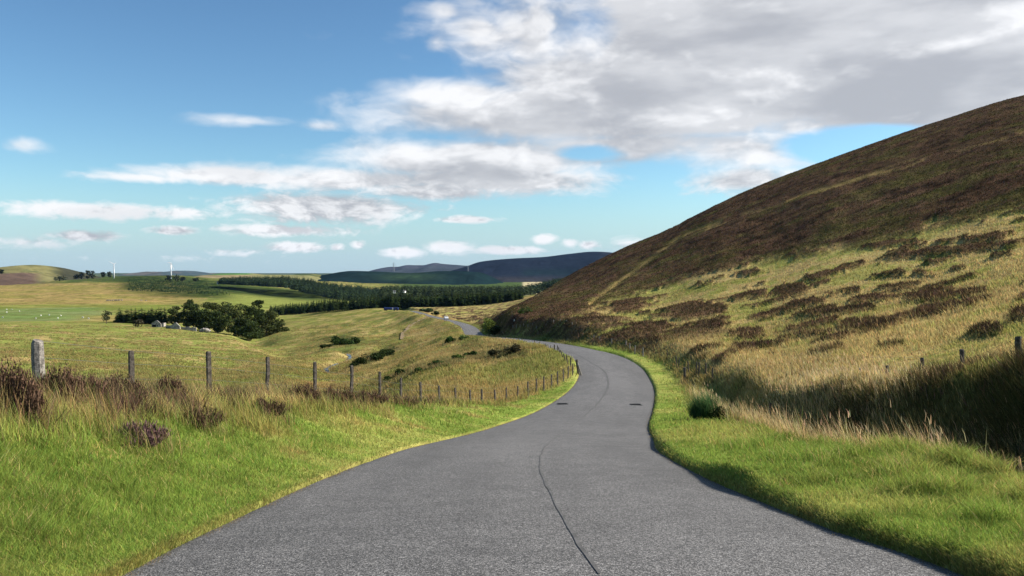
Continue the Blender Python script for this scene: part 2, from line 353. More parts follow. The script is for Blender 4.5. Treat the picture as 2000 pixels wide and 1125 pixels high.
# colour and plant cover of every ground point
C = lambda *a: np.array(a, float)
GREEN, GREEN2 = C(.215, .285, .055), C(.35, .35, .095)
STRAW, TAN, OLIVE = C(.45, .34, .14), C(.36, .25, .095), C(.215, .215, .058)
PAST, HEATH, PURP, GORSE, PALE = C(.215, .24, .058), C(.135, .080, .046), C(.12, .065, .06), C(.028, .048, .014), C(.20, .24, .09)
HL = ([900, 1000, 1060, 1120, 1195, 1320, 1390, 1500, 1625, 1700, 1826, 2000, 2600], [652, 648, 642, 618, 578, 552, 526, 502, 486, 471, 438, 402, 330])
def zone(X, Y, Z):
    d = np.maximum(Y, np.hypot(X, Y) * .3); px = 1000 + F * X / d; py = HY + F * (CZ - Z) / d
    t = road_t(X, Y); eL = -t - HW; eR = t - HW; r = np.hypot(X, Y)
    n1 = fbm(X / 1.3, Y / 1.3, 4, 1.); n2 = fbm(X / 5, Y / 5, 4, 2.); n3 = fbm(X / 22, Y / 22, 4, 3.); n4 = fbm(X / 90, Y / 90, 4, 6.)
    shp = X.shape
    col = np.broadcast_to(OLIVE, shp + (3,)).copy()
    heath = np.zeros(shp); green = np.zeros(shp); tall = np.zeros(shp); lng = np.ones(shp)
    valley = (px < 1135) & (t < 0)
    # --- inner field and valley sides
    f = sst(n2 * .5 + n3 * .5, .42, .60); col = mixc(col, TAN, f * .85)
    f = sst(n3, .5, .62) * sst(r, 90, 160); col = mixc(col, PAST, f * .7)
    f = sst(fbm(X / 3.5, Y / 22, 4, 81.), .50, .60) * sst(r, 45, 90); col = mixc(col, STRAW * .85, f * .75)
    f = sst(fbm(X / 6, Y / 30, 4, 83.), .56, .64) * sst(r, 60, 110); col = mixc(col, C(.10, .13, .035), f * .7)
    for (a_, b_, c_, e_, k_) in ((672,664,46,9,-.05),(705,708,34,9,-.45),(740,695,42,10,-.45),(765,740,42,8,-.28),(815,724,50,7,-.25),(880,707,60,8,-.22),(945,697,50,9,-.1),(1000,690,34,12,0)):
        g = ((px - a_) / c_)**2 + ((py - b_ - (px - a_) * k_) / e_)**2 + (n1 - .5) * 1.5 + (n2 - .5) * 1.5
        col = mixc(col, C(.045, .06, .02), (1 - sst(g, .6, 1.1)) * (t < -1) * (r > 45) * .85)
    # --- left pasture
    lp = (1 - sst(px, 480, 640)) * sst(r, 60, 110)
    c = np.broadcast_to(PAST, shp + (3,)); c = mixc(c, STRAW * .8, sst(n2 * .6 + n1 * .4, .47, .60) * (.35 + .65 * sst(n3, .42, .58)))
    col = mixc(col, np.ones(3), lp) * 0 + (col * (1 - lp[..., None]) + c * lp[..., None])
    # --- bands of fields further away on the left
    bl = (1 - sst(px, 520, 700)) if True else 0
    def band(c0, a, b, soft, m, amt=.95):
        nonlocal col
        q = py + (n4 - .5) * 10
        g = sst(q, a - soft, a + soft) * (1 - sst(q, b - soft, b + soft)) * m * amt * sst(r, 380, 480)
        col = mixc(col, c0, g)
    band(PALE, 602, 628, 1.5, 1 - sst(px, 170, 240)); band(TAN * 1.0, 615, 632, 2, sst(px, 120, 200) * (1 - sst(px, 330, 400)), .7)
    band(OLIVE * 1.15, 590, 602, 3, 1 - sst(px, 380, 480)); band(TAN * 1.0, 553, 594, 4, 1 - sst(px, 330, 430), .85)
    far_ = sst(r, 450, 800); g = sst(fbm(X / 70, Y / 45, 5, 71.), .47, .60) * far_; col = mixc(col, col * C(.72, .88, .62), g * .8)
    g = sst(fbm(X / 28, Y / 16, 4, 72.), .58, .66) * far_; col = mixc(col, OLIVE * .55, g * .55)
    g = np.exp(-((fbm(X / 120, Y / 60, 4, 73.) - .5) / .006)**2) * far_; col = mixc(col, OLIVE * .6, g * .5)
    band(PAST * 1.1, 575, 600, 4, sst(px, 400, 470) * (1 - sst(px, 740, 800)), .9)
    band(C(.10, .068, .05), 533, 552.5, 1.2, 1 - sst(px, 60, 130)); band(GORSE * 1.5, 536, 551, 1.5, sst(px, 60, 150) * (1 - sst(px, 230, 320)), .8)
    # gorse slope below the turbines
    gs = np.exp(-(((px - 340) / 105)**4 + ((py + (n4 - .5) * 14 + (n3 - .5) * 10 - 558 - (px - 340) * .06) / 19)**4)) * sst(r, 900, 1300)
    col = mixc(col, GORSE * .95, np.clip(gs * 1.6, 0, 1) * (.75 + .25 * sst(n3, .4, .55)))
    gs2 = np.exp(-(((px - 530) / 110)**4 + ((py - 571 - (px - 530) * .09) / 9)**4)) * sst(r, 900, 1200)
    col = mixc(col, GORSE * 1.1, np.clip(gs2 * 1.4, 0, 1) * .9)
    lng = lng * (1 - .9 * np.clip(sst(r, 150, 240), 0, 1))
    # --- moor beyond the bend
    mo = sst(px, 800, 850) * (1 - sst(px, 1060, 1090)) * sst(r, 330, 400) * (1 - sst(r, 900, 1000)) * sst(t, 2, 4)
    col = mixc(col, TAN * 1.05, mo); col = mixc(col, HEATH * 1.6, mo * sst(fbm(X / 60, Y / 14, 3, 8.), .54, .62) * .7)
    mead = sst(t, -30, -3) * 0
    # --- far floor of the valley
    col = mixc(col, GORSE * 2.0, sst(r, 1250, 1500) * sst(px, 740, 800) * .9)
    pf = sst(px, 1018, 1024) * (1 - sst(px, 1062, 1068)) * sst(r, 1150, 1250)
    col = mixc(col, C(.55, .46, .26), pf)
    # --- the moor hill on the right
    hl = np.interp(px, *HL); up = sst(hl - py + (n3 - .5) * 30 + (n2 - .5) * 26 + (n1 - .5) * 12, -6, 8) * sst(t, 3, 6) * (1 - sst(r, 290, 340) * (1 - sst(px, 1075, 1110)))
    hillm = sst(t, 5.3, 6.5) * (r < 800)
    hg = mixc(np.broadcast_to(OLIVE * 1.35, shp + (3,)), STRAW * 1.0, sst(n2 * .55 + n1 * .45, .36, .54))
    hg = mixc(hg, GREEN2 * .85, sst(n3, .53, .63) * .7)
    col = col * (1 - hillm[..., None]) + hg * hillm[..., None]
    pat = sst(fbm(X / 4.2, Y / 6.0, 4, 11.), .635, .66) * hillm * (r > 26)
    low = sst(hl - py + (n3 - .5) * 30, -12, 0)      # more patches close under the heather line
    pat = np.clip(pat + sst(fbm(X / 4, Y / 7, 4, 13.), .50, .56) * low * hillm, 0, 1)
    for (a_, b_, c_, e_) in ((1358,609,84,23),(1226,600,44,17),(1150,628,40,10),(1466,654,34,15),(1702,636,88,18),(1640,610,100,10),(1925,651,42,11),(1990,620,34,13),(1550,570,46,17),(1575,594,60,11),(1855,602,48,10),(1800,583,56,11),(1890,575,50,10),
                             (1485,714,34,11),(1565,712,66,9),(1740,478,90,8),(1820,497,130,9),(1930,484,90,8),(1290,640,34,8),(1350,703,44,10),(1405,706,28,10),(1305,706,25,13),(1458,682,40,7),(1250,645,30,8),(1600,655,44,6),(1760,560,60,6)):
        el_ = ((px - a_) / (c_ * .76))**2 + ((py - b_ + (px - a_) * .10) / (e_ * .72))**2 + (n1 - .5) * 1.6 + (n2 - .5) * 1.2
        pat = np.maximum(pat, (1 - sst(el_, .75, 1.1)) * hillm)
    heath = np.maximum(np.clip(up, 0, 1), pat * .95)
    cut = sst(eR, .9, 1.8) * (1 - sst(eR, 9, 14)) * sst(Y, 66, 84) * (1 - sst(Y, 260, 300)) * sst(n2 + n1, .72, .95)
    heath = np.maximum(heath, cut * .9)
    hc = mixc(np.broadcast_to(HEATH, shp + (3,)), C(.030, .022, .017), sst(fbm(X / 3.2, Y / 3.2, 3, 51.), .50, .64) * .8)
    hc = mixc(hc, C(.13, .085, .045), sst(fbm(X / 9, Y / 9, 4, 52.), .52, .66) * .7)
    hc = mixc(hc, C(.12, .11, .035), sst(n2 * .4 + n3 * .6, .50, .66) * .75 * (up > .5))
    hc = mixc(hc, PURP * .75, sst(n1, .5, .7) * .35)
    # pale worn line running up the hill
    ln = np.interp(px, [1150, 1330, 1500, 1700, 1900, 2050], [600, 465, 405, 345, 285, 250])
    st = np.exp(-((py - ln + (n3 - .5) * 14) / 4.5)**2) * (px > 1150) * sst(n2 * .5 + n3 * .5, .42, .54) * hillm
    heath = heath * (1 - st * .8); col = mixc(col, TAN * .9, st)
    col = col * (1 - heath[..., None]) + hc * heath[..., None]
    # --- verges
    yl = np.interp(Y, [-60, 9, 30, 60, 100], [1.7, 2.05, 2.7, .5, .4]); fo = np.interp(Y, FO_Y, FO_E)
    yl = np.minimum(yl, np.maximum(fo - .15, .3))
    gl = (1 - sst(eL + (n1 - .5) * 2.0, yl - .35, yl + .45)) * (t < 0) * (1 - sst(Y, 170, 230))
    yr = np.interp(Y, [-60, 8, 14, 30, 45, 62, 92, 104], [3.0, 2.9, 2.7, 2.2, 1.5, 1.8, 1.1, .1])
    gr = (1 - sst(eR + (n1 - .5) * .9, yr - .2, yr + .25)) * (t > 0) * (1 - sst(Y, 96, 104))
    green = np.clip(gl + gr, 0, 1)
    gc = mixc(np.broadcast_to(GREEN, shp + (3,)), GREEN2, sst(n1 * .5 + n2 * .5, .42, .60) * .8)
    gc = mixc(gc, TAN, sst(n1, .60, .74) * .55 * (eL > .8) * (t < 0))
    # bank top on the left: straw and heather
    bt = (t < 0) * sst(eL, yl, yl + .6) * (1 - sst(eL, fo + 1.2, fo + 3.5)) * (1 - sst(Y, 29, 36))
    bc = mixc(np.broadcast_to(C(.24, .27, .07), shp + (3,)), STRAW * .95, sst(n1, .40, .62))
    col = col * (1 - bt[..., None]) + bc * bt[..., None]
    hb = bt * sst(eL, yl + .0, yl + .35) * np.clip(sst(fbm(X / 1.0, Y / 1.0, 3, 21.), .51, .555) + .8 * sst(Y, 17, 20), 0, 1) * (1 - sst(eL, fo + .3, fo + 1.1))
    heath = np.maximum(heath, hb); col = col * (1 - (hb * .8)[..., None]) + OLIVE * .8 * (hb * .8)[..., None]
    # tall straw in the ditch and dry bank on the right
    near = 1 - sst(Y, 33, 44)
    tl = (t > 0) * sst(eR, yr - .15, yr + .3) * (1 - sst(eR, 5.4, 7.5)) * near
    dry = (t > 0) * sst(eR, 3.9, 5.0) * (1 - sst(eR, 7.5, 9.5)) * sst(Y, 14, 19) * (1 - sst(Y, 40, 52))
    tall = np.maximum(tl * (1 - sst(eR, yr + .9, yr + 1.7)), dry * .6)
    col = mixc(col, OLIVE, tl * .7); col = mixc(col, STRAW * .9, dry * .8); heath = heath * (1 - dry)
    hb2 = (t > 0) * sst(eR, 4.4, 5.2) * (1 - sst(eR, 6.3, 7.2)) * (1 - sst(Y, 15, 19)) * sst(n1, .36, .5)
    heath = np.maximum(heath, hb2 * .9); col = mixc(col, HEATH, hb2 * .8)
    col = col * (1 - green[..., None]) + gc * green[..., None]
    heath = heath * (1 - green)
    edge = np.exp(-((np.abs(t) - HW - .01) / .03)**2) * (Y < 60) * (Y > 0)
    col = mixc(col, TAN * .8, edge * .55)
    # right bank face: its deep shade put in as dark olive, some heather
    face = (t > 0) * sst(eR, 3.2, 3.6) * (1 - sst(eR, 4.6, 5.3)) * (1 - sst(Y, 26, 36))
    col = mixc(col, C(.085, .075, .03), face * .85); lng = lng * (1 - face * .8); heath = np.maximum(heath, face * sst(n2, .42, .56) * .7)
    lng = np.clip(lng * (1 - heath) * (1 - green) * (1 - tall * .6), 0, 1)
    road = np.abs(t) < HW - .02
    for a in (green, tall, lng, heath): a[road & (Y < 800) & (Y > -60)] = 0
    return np.clip(col * .84, .005, .8), green, lng, tall, heath, px, py, t
ZC, Zg, Zl, Zt, Zh, PX, PY, TT = zone(GX, GY, GZ)
GZ = GZ + np.where(RR < 430, Zh * (.16 + .30 * (fbm(GX / 1.3, GY / 1.3, 3, 31.)) + 1.1 * (fbm(GX / 6.5, GY / 6.5, 3, 33.) - .35) * sst(RR, 60, 120)) * sst(RR, 24, 40), 0)

col_root = sc.collection
def link(o): col_root.objects.link(o); return o
def tag(o, label=None, cat=None, group=None, kind=None):
    for k, v in (('label', label), ('category', cat), ('group', group), ('kind', kind)):
        if v: o[k] = v
    return o
def mesh_np(name, V, Fq, cols=None, m=None, smooth=False, parent=None):
    """V (n,3), Fq (k,3) or (k,4) faces"""
    me = bpy.data.meshes.new(name); V = np.ascontiguousarray(V, np.float32); Fq = np.ascontiguousarray(Fq, np.int32)
    k = Fq.shape[1]
    me.vertices.add(len(V)); me.vertices.foreach_set('co', V.ravel())
    me.loops.add(Fq.size); me.loops.foreach_set('vertex_index', Fq.ravel())
    me.polygons.add(len(Fq)); me.polygons.foreach_set('loop_start', np.arange(0, Fq.size, k, dtype=np.int32))
    me.polygons.foreach_set('use_smooth', np.full(len(Fq), smooth))
    me.update(calc_edges=True)
    if cols is not None:
        a = me.color_attributes.new('Col', 'FLOAT_COLOR', 'POINT'); c = np.ones((len(V), 4), np.float32); c[:, :3] = cols
        a.data.foreach_set('color', c.ravel())
    if m: me.materials.append(m)
    o = bpy.data.objects.new(name, me); link(o)
    if parent: o.parent = parent
    return o
def grid_faces(nr, nc, wrap=False):
    i, j = np.meshgrid(np.arange(nr - 1), np.arange(nc - 1), indexing='ij'); a = i * nc + j
    return np.stack([a, a + nc, a + nc + 1, a + 1], -1).reshape(-1, 4)
V = np.stack([GX, GY, GZ], -1).reshape(-1, 3)
cap = np.array([[0, 0, float(CZ - road_D(0.) - .16)]])
gf = grid_faces(NR, NTc)
go = mesh_np('ground', V, gf, ZC.reshape(-1, 3), M['ground'], True)
tag(go, kind='structure')

# ------------------------------------------------------------------ road sheet, seam, drains
ys = np.concatenate([np.linspace(-58, 2, 60), np.exp(np.linspace(math.log(2.05), math.log(800), 900))])
lat = np.array([-1, -.985, -.93, -.8, -.6, -.4, -.2, 0, .2, .4, .6, .8, .93, .985, 1])
YS, LA = np.meshgrid(ys, lat, indexing='ij')
jit = (fbm(ys * 1.3, ys * 0 + 3, 4)[:, None] - .5) * .16 * (LA > .9) + (fbm(ys * 1.3, ys * 0 + 9, 4)[:, None] - .5) * .16 * (LA < -.9)
sl_ = np.interp(YS, _ry, _rs); nrm = np.sqrt(1 + sl_**2)
off = LA * (HW + .02) + jit
RX = road_x(YS) + off / nrm; RY = YS - off * sl_ / nrm
# height follows the section's own station, with a slight crown
RZ = CZ - road_D(RY) - .03 * LA**2
nn = fbm(RX / 1.2, RY / 5, 3, 2.)
g = .096 + (nn - .5) * .03 + .010 * np.exp(-((np.abs(off) - .95) / .38)**2) + (fbm(RX / .5, RY / 7, 3, 61.) - .5) * .03 + (fbm(RX / 1.6, RY / 2.2, 4, 66.) - .5) * .022 + .012 * np.exp(-(off / .5)**2)
g = g - .03 * sst(np.abs(LA), .93, 1.0)
rc = np.stack([g * 1.02, g * .975, g * .93], -1)
tag(mesh_np('road', np.stack([RX, RY, RZ], -1).reshape(-1, 3), grid_faces(len(ys), len(lat)), rc.reshape(-1, 3), M['road'], True), kind='structure')
def road_z(X, Y): return CZ - road_D(Y) - .03 * (road_t(X, Y) / HW)**2
def rdep(py):
    d = np.exp(np.linspace(math.log(3), math.log(130), 3000)); row = HY + F * road_D(d) / d
    return float(d[np.nonzero(row <= py)[0][0]])
seam_px = [(1170,1122),(1140,1075),(1105,1020),(1078,970),(1058,925),(1055,898),(1064,874),(1084,856),(1113,836),(1140,813),(1167,788),(1183,766),(1188,748),(1178,723),(1149,705),(1122,690.5),(1096,683)]
sp = []
for x, y in seam_px:
    d = rdep(y); sp.append(((x - 1000) / F * d, d))
sp = np.array(sp); tq = np.linspace(0, len(sp) - 1, 260)
sx = pchip(np.arange(len(sp), dtype=float), sp[:, 0], tq); sy = pchip(np.arange(len(sp), dtype=float), sp[:, 1], tq)
sx += (fbm(sy * 1.6, sy * 0, 3) - .5) * .03
wd = .006 + .012 * fbm(sy * 1.1, sy * 0 + 4, 3) + .055 * sst(sy, 24, 50)
SV = []
for s_ in (-1, 1): SV.append(np.stack([sx + s_ * wd, sy, road_z(sx, sy) + .005], -1))
SV = np.stack(SV, 1).reshape(-1, 3)
tag(mesh_np('tar_seam', SV, grid_faces(len(tq), 2), None, M['tar']), kind='structure')

# ------------------------------------------------------------------ mesh builder for solid things
class MB:
    def __init__(s): s.v = []; s.f = []
    def add(s, vs, fs):
        b = len(s.v); s.v += [tuple(q) for q in vs]; s.f += [tuple(b + i for i in f) for f in fs]; return s
    def box(s, x0, x1, y0, y1, z0, z1, top=(1, 1)):
        cx, cy = (x0 + x1) / 2, (y0 + y1) / 2; a, b = (x1 - x0) / 2, (y1 - y0) / 2
        vs = [(x0, y0, z0), (x1, y0, z0), (x1, y1, z0), (x0, y1, z0)] + [(cx + sx_ * a * top[0], cy + sy_ * b * top[1], z1) for sx_, sy_ in ((-1, -1), (1, -1), (1, 1), (-1, 1))]
        return s.add(vs, [(3, 2, 1, 0), (4, 5, 6, 7), (0, 1, 5, 4), (1, 2, 6, 5), (2, 3, 7, 6), (3, 0, 4, 7)])
    def tube(s, pts, rad, n=6, cap=True):
        pts = [Vector(p) for p in pts]; rad = rad if hasattr(rad, '__len__') else [rad] * len(pts); vs = []; fs = []
        for i, p in enumerate(pts):
            d = (pts[min(i + 1, len(pts) - 1)] - pts[max(i - 1, 0)]).normalized()
            a = d.orthogonal().normalized() if abs(d.z) < .9 else Vector((1, 0, 0)); b = d.cross(a).normalized(); a = b.cross(d)
            for k in range(n): an = 2 * math.pi * k / n; vs.append(p + (a * math.cos(an) + b * math.sin(an)) * rad[i])
        for i in range(len(pts) - 1):
            for k in range(n): fs.append((i * n + k, i * n + (k + 1) % n, (i + 1) * n + (k + 1) % n, (i + 1) * n + k))
        if cap: fs.append(tuple(range(n))[::-1]); fs.append(tuple((len(pts) - 1) * n + k for k in range(n)))
        return s.add(vs, fs)
    def ball(s, c, r, nu=8, nv=6):
        c = Vector(c); r = Vector(r) if hasattr(r, '__len__') else Vector((r, r, r)); vs = []; fs = []
        for i in range(nv + 1):
            ph = math.pi * i / nv
            for k in range(nu): a = 2 * math.pi * k / nu; vs.append((c.x + r.x * math.sin(ph) * math.cos(a), c.y + r.y * math.sin(ph) * math.sin(a), c.z + r.z * math.cos(ph)))
        for i in range(nv):
            for k in range(nu): fs.append((i * nu + k, (i + 1) * nu + k, (i + 1) * nu + (k + 1) % nu, i * nu + (k + 1) % nu))
        return s.add(vs, fs)
    def build(s, name, m, parent=None, smooth=False, bevel=0):
        me = bpy.data.meshes.new(name); me.from_pydata(s.v, [], s.f); me.materials.append(m); me.update()
        if smooth: me.polygons.foreach_set('use_smooth', [True] * len(me.polygons))
        o = bpy.data.objects.new(name, me); link(o)
        if parent: o.parent = parent
        if bevel:
            b = o.modifiers.new('bevel', 'BEVEL'); b.width = bevel; b.segments = 2; b.limit_method = 'ANGLE'
        return o
def empty(name, loc, rz=0, label=None, cat=None, group=None):
    o = bpy.data.objects.new(name, None); link(o); o.location = loc; o.rotation_euler = (0, 0, rz); o.empty_display_size = .2
    return tag(o, label, cat, group)
def copy_tree(o, parent=None, loc=None, rz=None, sc_=None, label=None):
    c = o.copy(); link(c)
    if parent: c.parent = parent
    if loc is not None: c.location = loc
    if rz is not None: c.rotation_euler = (0, 0, rz)
    if sc_ is not None: c.scale = sc_
    if label: c['label'] = label
    for ch in list(KIDS.get(o.name, [])): copy_tree(ch, c)
    return c
KIDS = {}
def kid(parent, o): KIDS.setdefault(parent.name, []).append(o); return o

# drain covers
def drain(px, py, label):
    d = rdep(py); X = (px - 1000) / F * d; t0 = empty('drain_cover', (X, d, float(road_z(np.array(X), np.array(d)))), 0, label, 'drain cover', 'drain covers in the road')
    f = MB(); wx, wy = .26, .40
    f.box(-wx, wx, -wy, -wy + .05, -.05, .012).box(-wx, wx, wy - .05, wy, -.05, .012).box(-wx, -wx + .05, -wy + .05, wy - .05, -.05, .012).box(wx - .05, wx, -wy + .05, wy - .05, -.05, .012)
    f.build('frame', M['iron'], t0)
    g_ = MB()
    for k in range(7): y = -wy + .09 + k * .10; g_.box(-wx + .052, wx - .052, y, y + .045, -.03, .006)
    g_.box(-wx + .052, wx - .052, -wy + .052, wy - .052, -.045, -.031)
    g_.build('grate', M['iron'], t0)
drain(1099, 789.5, 'dark iron drain cover by the grassy inside edge of the bend')
drain(1243, 791, 'dark iron drain cover near the outer right edge of the road')

# ------------------------------------------------------------------ posts and fences
def post_mesh(parent, p, h, rad, lean=(0, 0), m=None, square=False, seed=0, below=.5, n=8):
    q = MB(); r = np.random.default_rng(seed); pts = []; rs = []
    for k, f in enumerate((-below, 0, h * .35, h * .7, h * .96, h)):
        pts.append((p[0] + lean[0] * f + r.normal() * rad * .08, p[1] + lean[1] * f + r.normal() * rad * .08, p[2] + f)); rs.append(rad * (1 + r.normal() * .05) * (.82 if k == 5 else 1))
    q.tube(pts, rs, 4 if square else n)
    return q.build('post', m or M['post'], parent, smooth=False)
def wires(parent, pts, hs, rad=.003):
    for h in hs:
        q = MB(); P = []
        for (p, lean) in pts: P.append((p[0] + lean[0] * h, p[1] + lean[1] * h - .05, p[2] + h))
        q.tube(P, rad, 3, False); q.build('wire', M['wire'], parent)
def at(px, d, py=None):
    X = (px - 1000) / F * d; z = CZ - (py - HY) / F * d if py is not None else float(height(np.array([X]), np.array([d]))[0])
    return (X, d, z)
LP = [(75,10.5,665,.078),(257,13.5,685,.052),(408,16,686,.055),(522,18.7,697,.050),(615,21.3,707,.050),(687,23.8,714,.052),(742,26.2,726,.050),(783,28.4,738,.047),
 (821,30.5,746,.050),(857,32.7,754,.047),(889,34.6,757,.047),(918,36.3,761,.047),(941,38,760,.045),(966,39.8,761,.048),(989,41.5,757,.043),(1011,43.1,754,.043),(1031,44.8,745,.047),
 (1048,46.5,739,.043),(1062,48.2,735,.043),(1077,50,731,.045),(1089,51.8,725,.045),(1100,53.5,721,.045),(1110,55.2,715,.043),(1119,57,710,.045)]
fl = empty('fence', at(75, 10.5), 0, 'long post and wire fence on the near left verge, following the road to the bend', 'fence')
fl.location = (0, 0, 0)
wp = []
for i, (px, d, ty, rad) in enumerate(LP):
    top = at(px, d, ty); g_ = at(px, d); h = max(top[2] - g_[2], .75); ln = (rng.normal() * .02, rng.normal() * .02)
    base = (g_[0] - ln[0] * h, g_[1], top[2] - h)
    post_mesh(fl, base, h, rad * (1.0), ln, M['post_pale'] if i == 0 else M['post'], square=i not in (0,), seed=i, below=.8)
    wp.append((base, ln))
sp_ = at(1124, 58.5, 702); gp = at(1129, 58.5); h = sp_[2] - gp[2] + .1
post_mesh(fl, (sp_[0] + .22, sp_[1], sp_[2] - h), h, .085, (-.12, 0), M['post'], seed=90); wp.append(((sp_[0], 58.5, sp_[2] - h), (0, 0)))
q = MB(); b0 = Vector((sp_[0] + .10, 58.5, sp_[2] - .12)); b1 = Vector((sp_[0] + .42, 58.1, sp_[2] - h - .05)); q.tube([b0, b1], .055, 6); q.build('brace', M['post_pale'], fl)
wires(fl, wp, (.35, .6, .82))
# the far side of the bend, seen over the field
FP = [(1115,62,698,.05),(1109,65,694,.045),(1104,68,691,.045),(1099,72,687,.045),(1094,76,684,.045),(1089,80,681,.045),(1083,84,679,.06),(1075,89,676,.045),(1065,95,675.5,.045),(1054,101,673,.045),(1043.5,106,671,.045),
 (1020,114,667,.055),(1012,118,665,.045),(1004,122,664,.045),(997,127,663,.045),(988,132,661,.045),(980,137,659,.045),(970,143,657.5,.045),(961,149,656,.045),(952,155,655,.045),(944,161,655,.045)]
ff = empty('fence', (0, 0, 0), 0, 'distant dark post fence round the far side of the bend, beyond the rough grass field', 'fence')
wp = []
for i, (px, d, ty, rad) in enumerate(FP):
    top = at(px, d, ty); gp = at(px, d); h = float(np.clip(top[2] - gp[2], .6, 1.3)); ln = (rng.normal() * .04 - (.25 if 0 < i < 5 else 0), 0)
    post_mesh(ff, (gp[0], gp[1], gp[2]), h, rad * 1.1, ln, M['post'], seed=40 + i); wp.append((gp, ln))
wires(ff, wp, (.5, .8))
# right-hand fences
def fence_r(label, P, mm=None, hmin=.4, wire=True, sq=False, hmax=.85):
    e = empty('fence', (0, 0, 0), 0, label, 'fence'); wp = []
    for i, (px, d, ty, rad) in enumerate(P):
        top = at(px, d, ty); gp = at(px, d); h = float(np.clip(top[2] - gp[2], hmin, hmax)); ln = (rng.normal() * .03, rng.normal() * .03)
        z = gp[2]
        base = (gp[0], gp[1], z); post_mesh(e, base, h, rad, ln, mm or M['post'], square=sq, seed=i + int(px), below=.9); wp.append((base, ln))
    if wire: wires(e, wp, (.4, .75))
fence_r('nearest right-hand fence of weathered posts on top of the shaded grassy bank', hmax=1.15, P=[(1990,13,659,.052),(1882,16.5,682,.048),(1802,19.5,699,.048),(1732,22.3,714,.048),(1680,25,721,.045)])
fence_r('short row of thin posts in pale dry grass on the right, below the heather clumps', [(1503,28,732,.042),(1484,30,730,.045),(1465,32,727,.045),(1449,34,728,.03),(1434,36,715,.05),(1425,38,722,.04)])
fence_r('cluster of posts with one thick strainer on the bank above the outside of the bend', [(1391,45,681,.045),(1378,47,680,.045),(1365,49,671,.06),(1360,50,672,.045),(1345,53,668,.04),(1337.5,50,657,.09),(1325,58,662,.035),(1321,59,664,.045),(1303,66,658,.03)], wire=False, hmin=.4, hmax=.85)
fence_r('line of small pale posts along the top of the dark heather cutting beyond the bend', [(1256,72,640,.05),(1240,76,639,.05),(1230,80,641,.05),(1223,84,637,.06),(1195,90,638,.05),(1171,96,637,.05),(1160,100,637,.05)],
        M['post_pale'])
fence_r('farthest hillside fence of tiny pale posts rising through the heather above the road', [(1118,118,619,.06),(1106,122,615,.06),(1094,126,614,.06),(1081,130,611,.07),(1069,134,611,.07),(1048,140,615,.07),(1040,146,620,.07),(1031,150,624,.06),(1023,155,626,.06),(1016,159,628,.06),(1009,163,629,.06),(1002,167,626,.08)],
        M['post_pale'])
fence_r('single thin white stake standing in the heather above the small roadside tree', [(1004.5,172,614,.09)], M['white_wall'], .6, False)

# ------------------------------------------------------------------ grass blades and heather sprigs (stuff)
cx0 = slice(0, NR - 1)
def cellavg(a): return (a[:-1, :-1] + a[1:, :-1] + a[1:, 1:] + a[:-1, 1:]) / 4
qx, qy, qz = GX, GY, GZ
spx = 1000 + F * qx / np.maximum(qy, .5); spy = HY + F * (CZ - qz) / np.maximum(qy, .5)
d1x = spx[1:, 1:] - spx[:-1, :-1]; d1y = spy[1:, 1:] - spy[:-1, :-1]; d2x = spx[1:, :-1] - spx[:-1, 1:]; d2y = spy[1:, :-1] - spy[:-1, 1:]
area = np.abs(d1x * d2y - d1y * d2x) / 2
_rl = RR[:-1, :-1] < 45
inv = (qy[:-1, :-1] > 1.5) & (cellavg(spx) > np.where(_rl, -420, -150)) & (cellavg(spx) < np.where(_rl, 2620, 2200)) & (cellavg(spy) < 1250)
area = np.where(inv, area, 0)
# real area keeps hidden and grazing slopes covered too
cw = np.abs((th[1] - th[0])) * 0 + np.diff(th)[None, :] * rr[:-1, None] * np.diff(rr)[:, None]
pxw = cw * (F / rr[:-1, None])**2
area = np.maximum(area, np.where(inv, pxw * .12, 0))
cR = RR[:-1, :-1]; cg, cl, ct, ch_ = cellavg(Zg), cellavg(Zl), cellavg(Zt), cellavg(Zh); cpx, cpy = cellavg(PX), cellavg(PY)
def sample(wt, n):
    p = (wt * area).ravel(); cs = np.cumsum(p); k = np.searchsorted(cs, rng.random(n) * cs[-1])
    i, j = np.unravel_index(np.clip(k, 0, p.size - 1), area.shape); a = rng.random(n); b = rng.random(n)
    def bl(A):
        if A.ndim == 3: a_, b_ = a[:, None], b[:, None]
        else: a_, b_ = a, b
        return (A[i, j] * (1 - a_) + A[i + 1, j] * a_) * (1 - b_) + (A[i, j + 1] * (1 - a_) + A[i + 1, j + 1] * a_) * b_
    P = np.stack([bl(GX), bl(GY), bl(GZ)], -1)
    return P, bl(ZC), bl(TT)
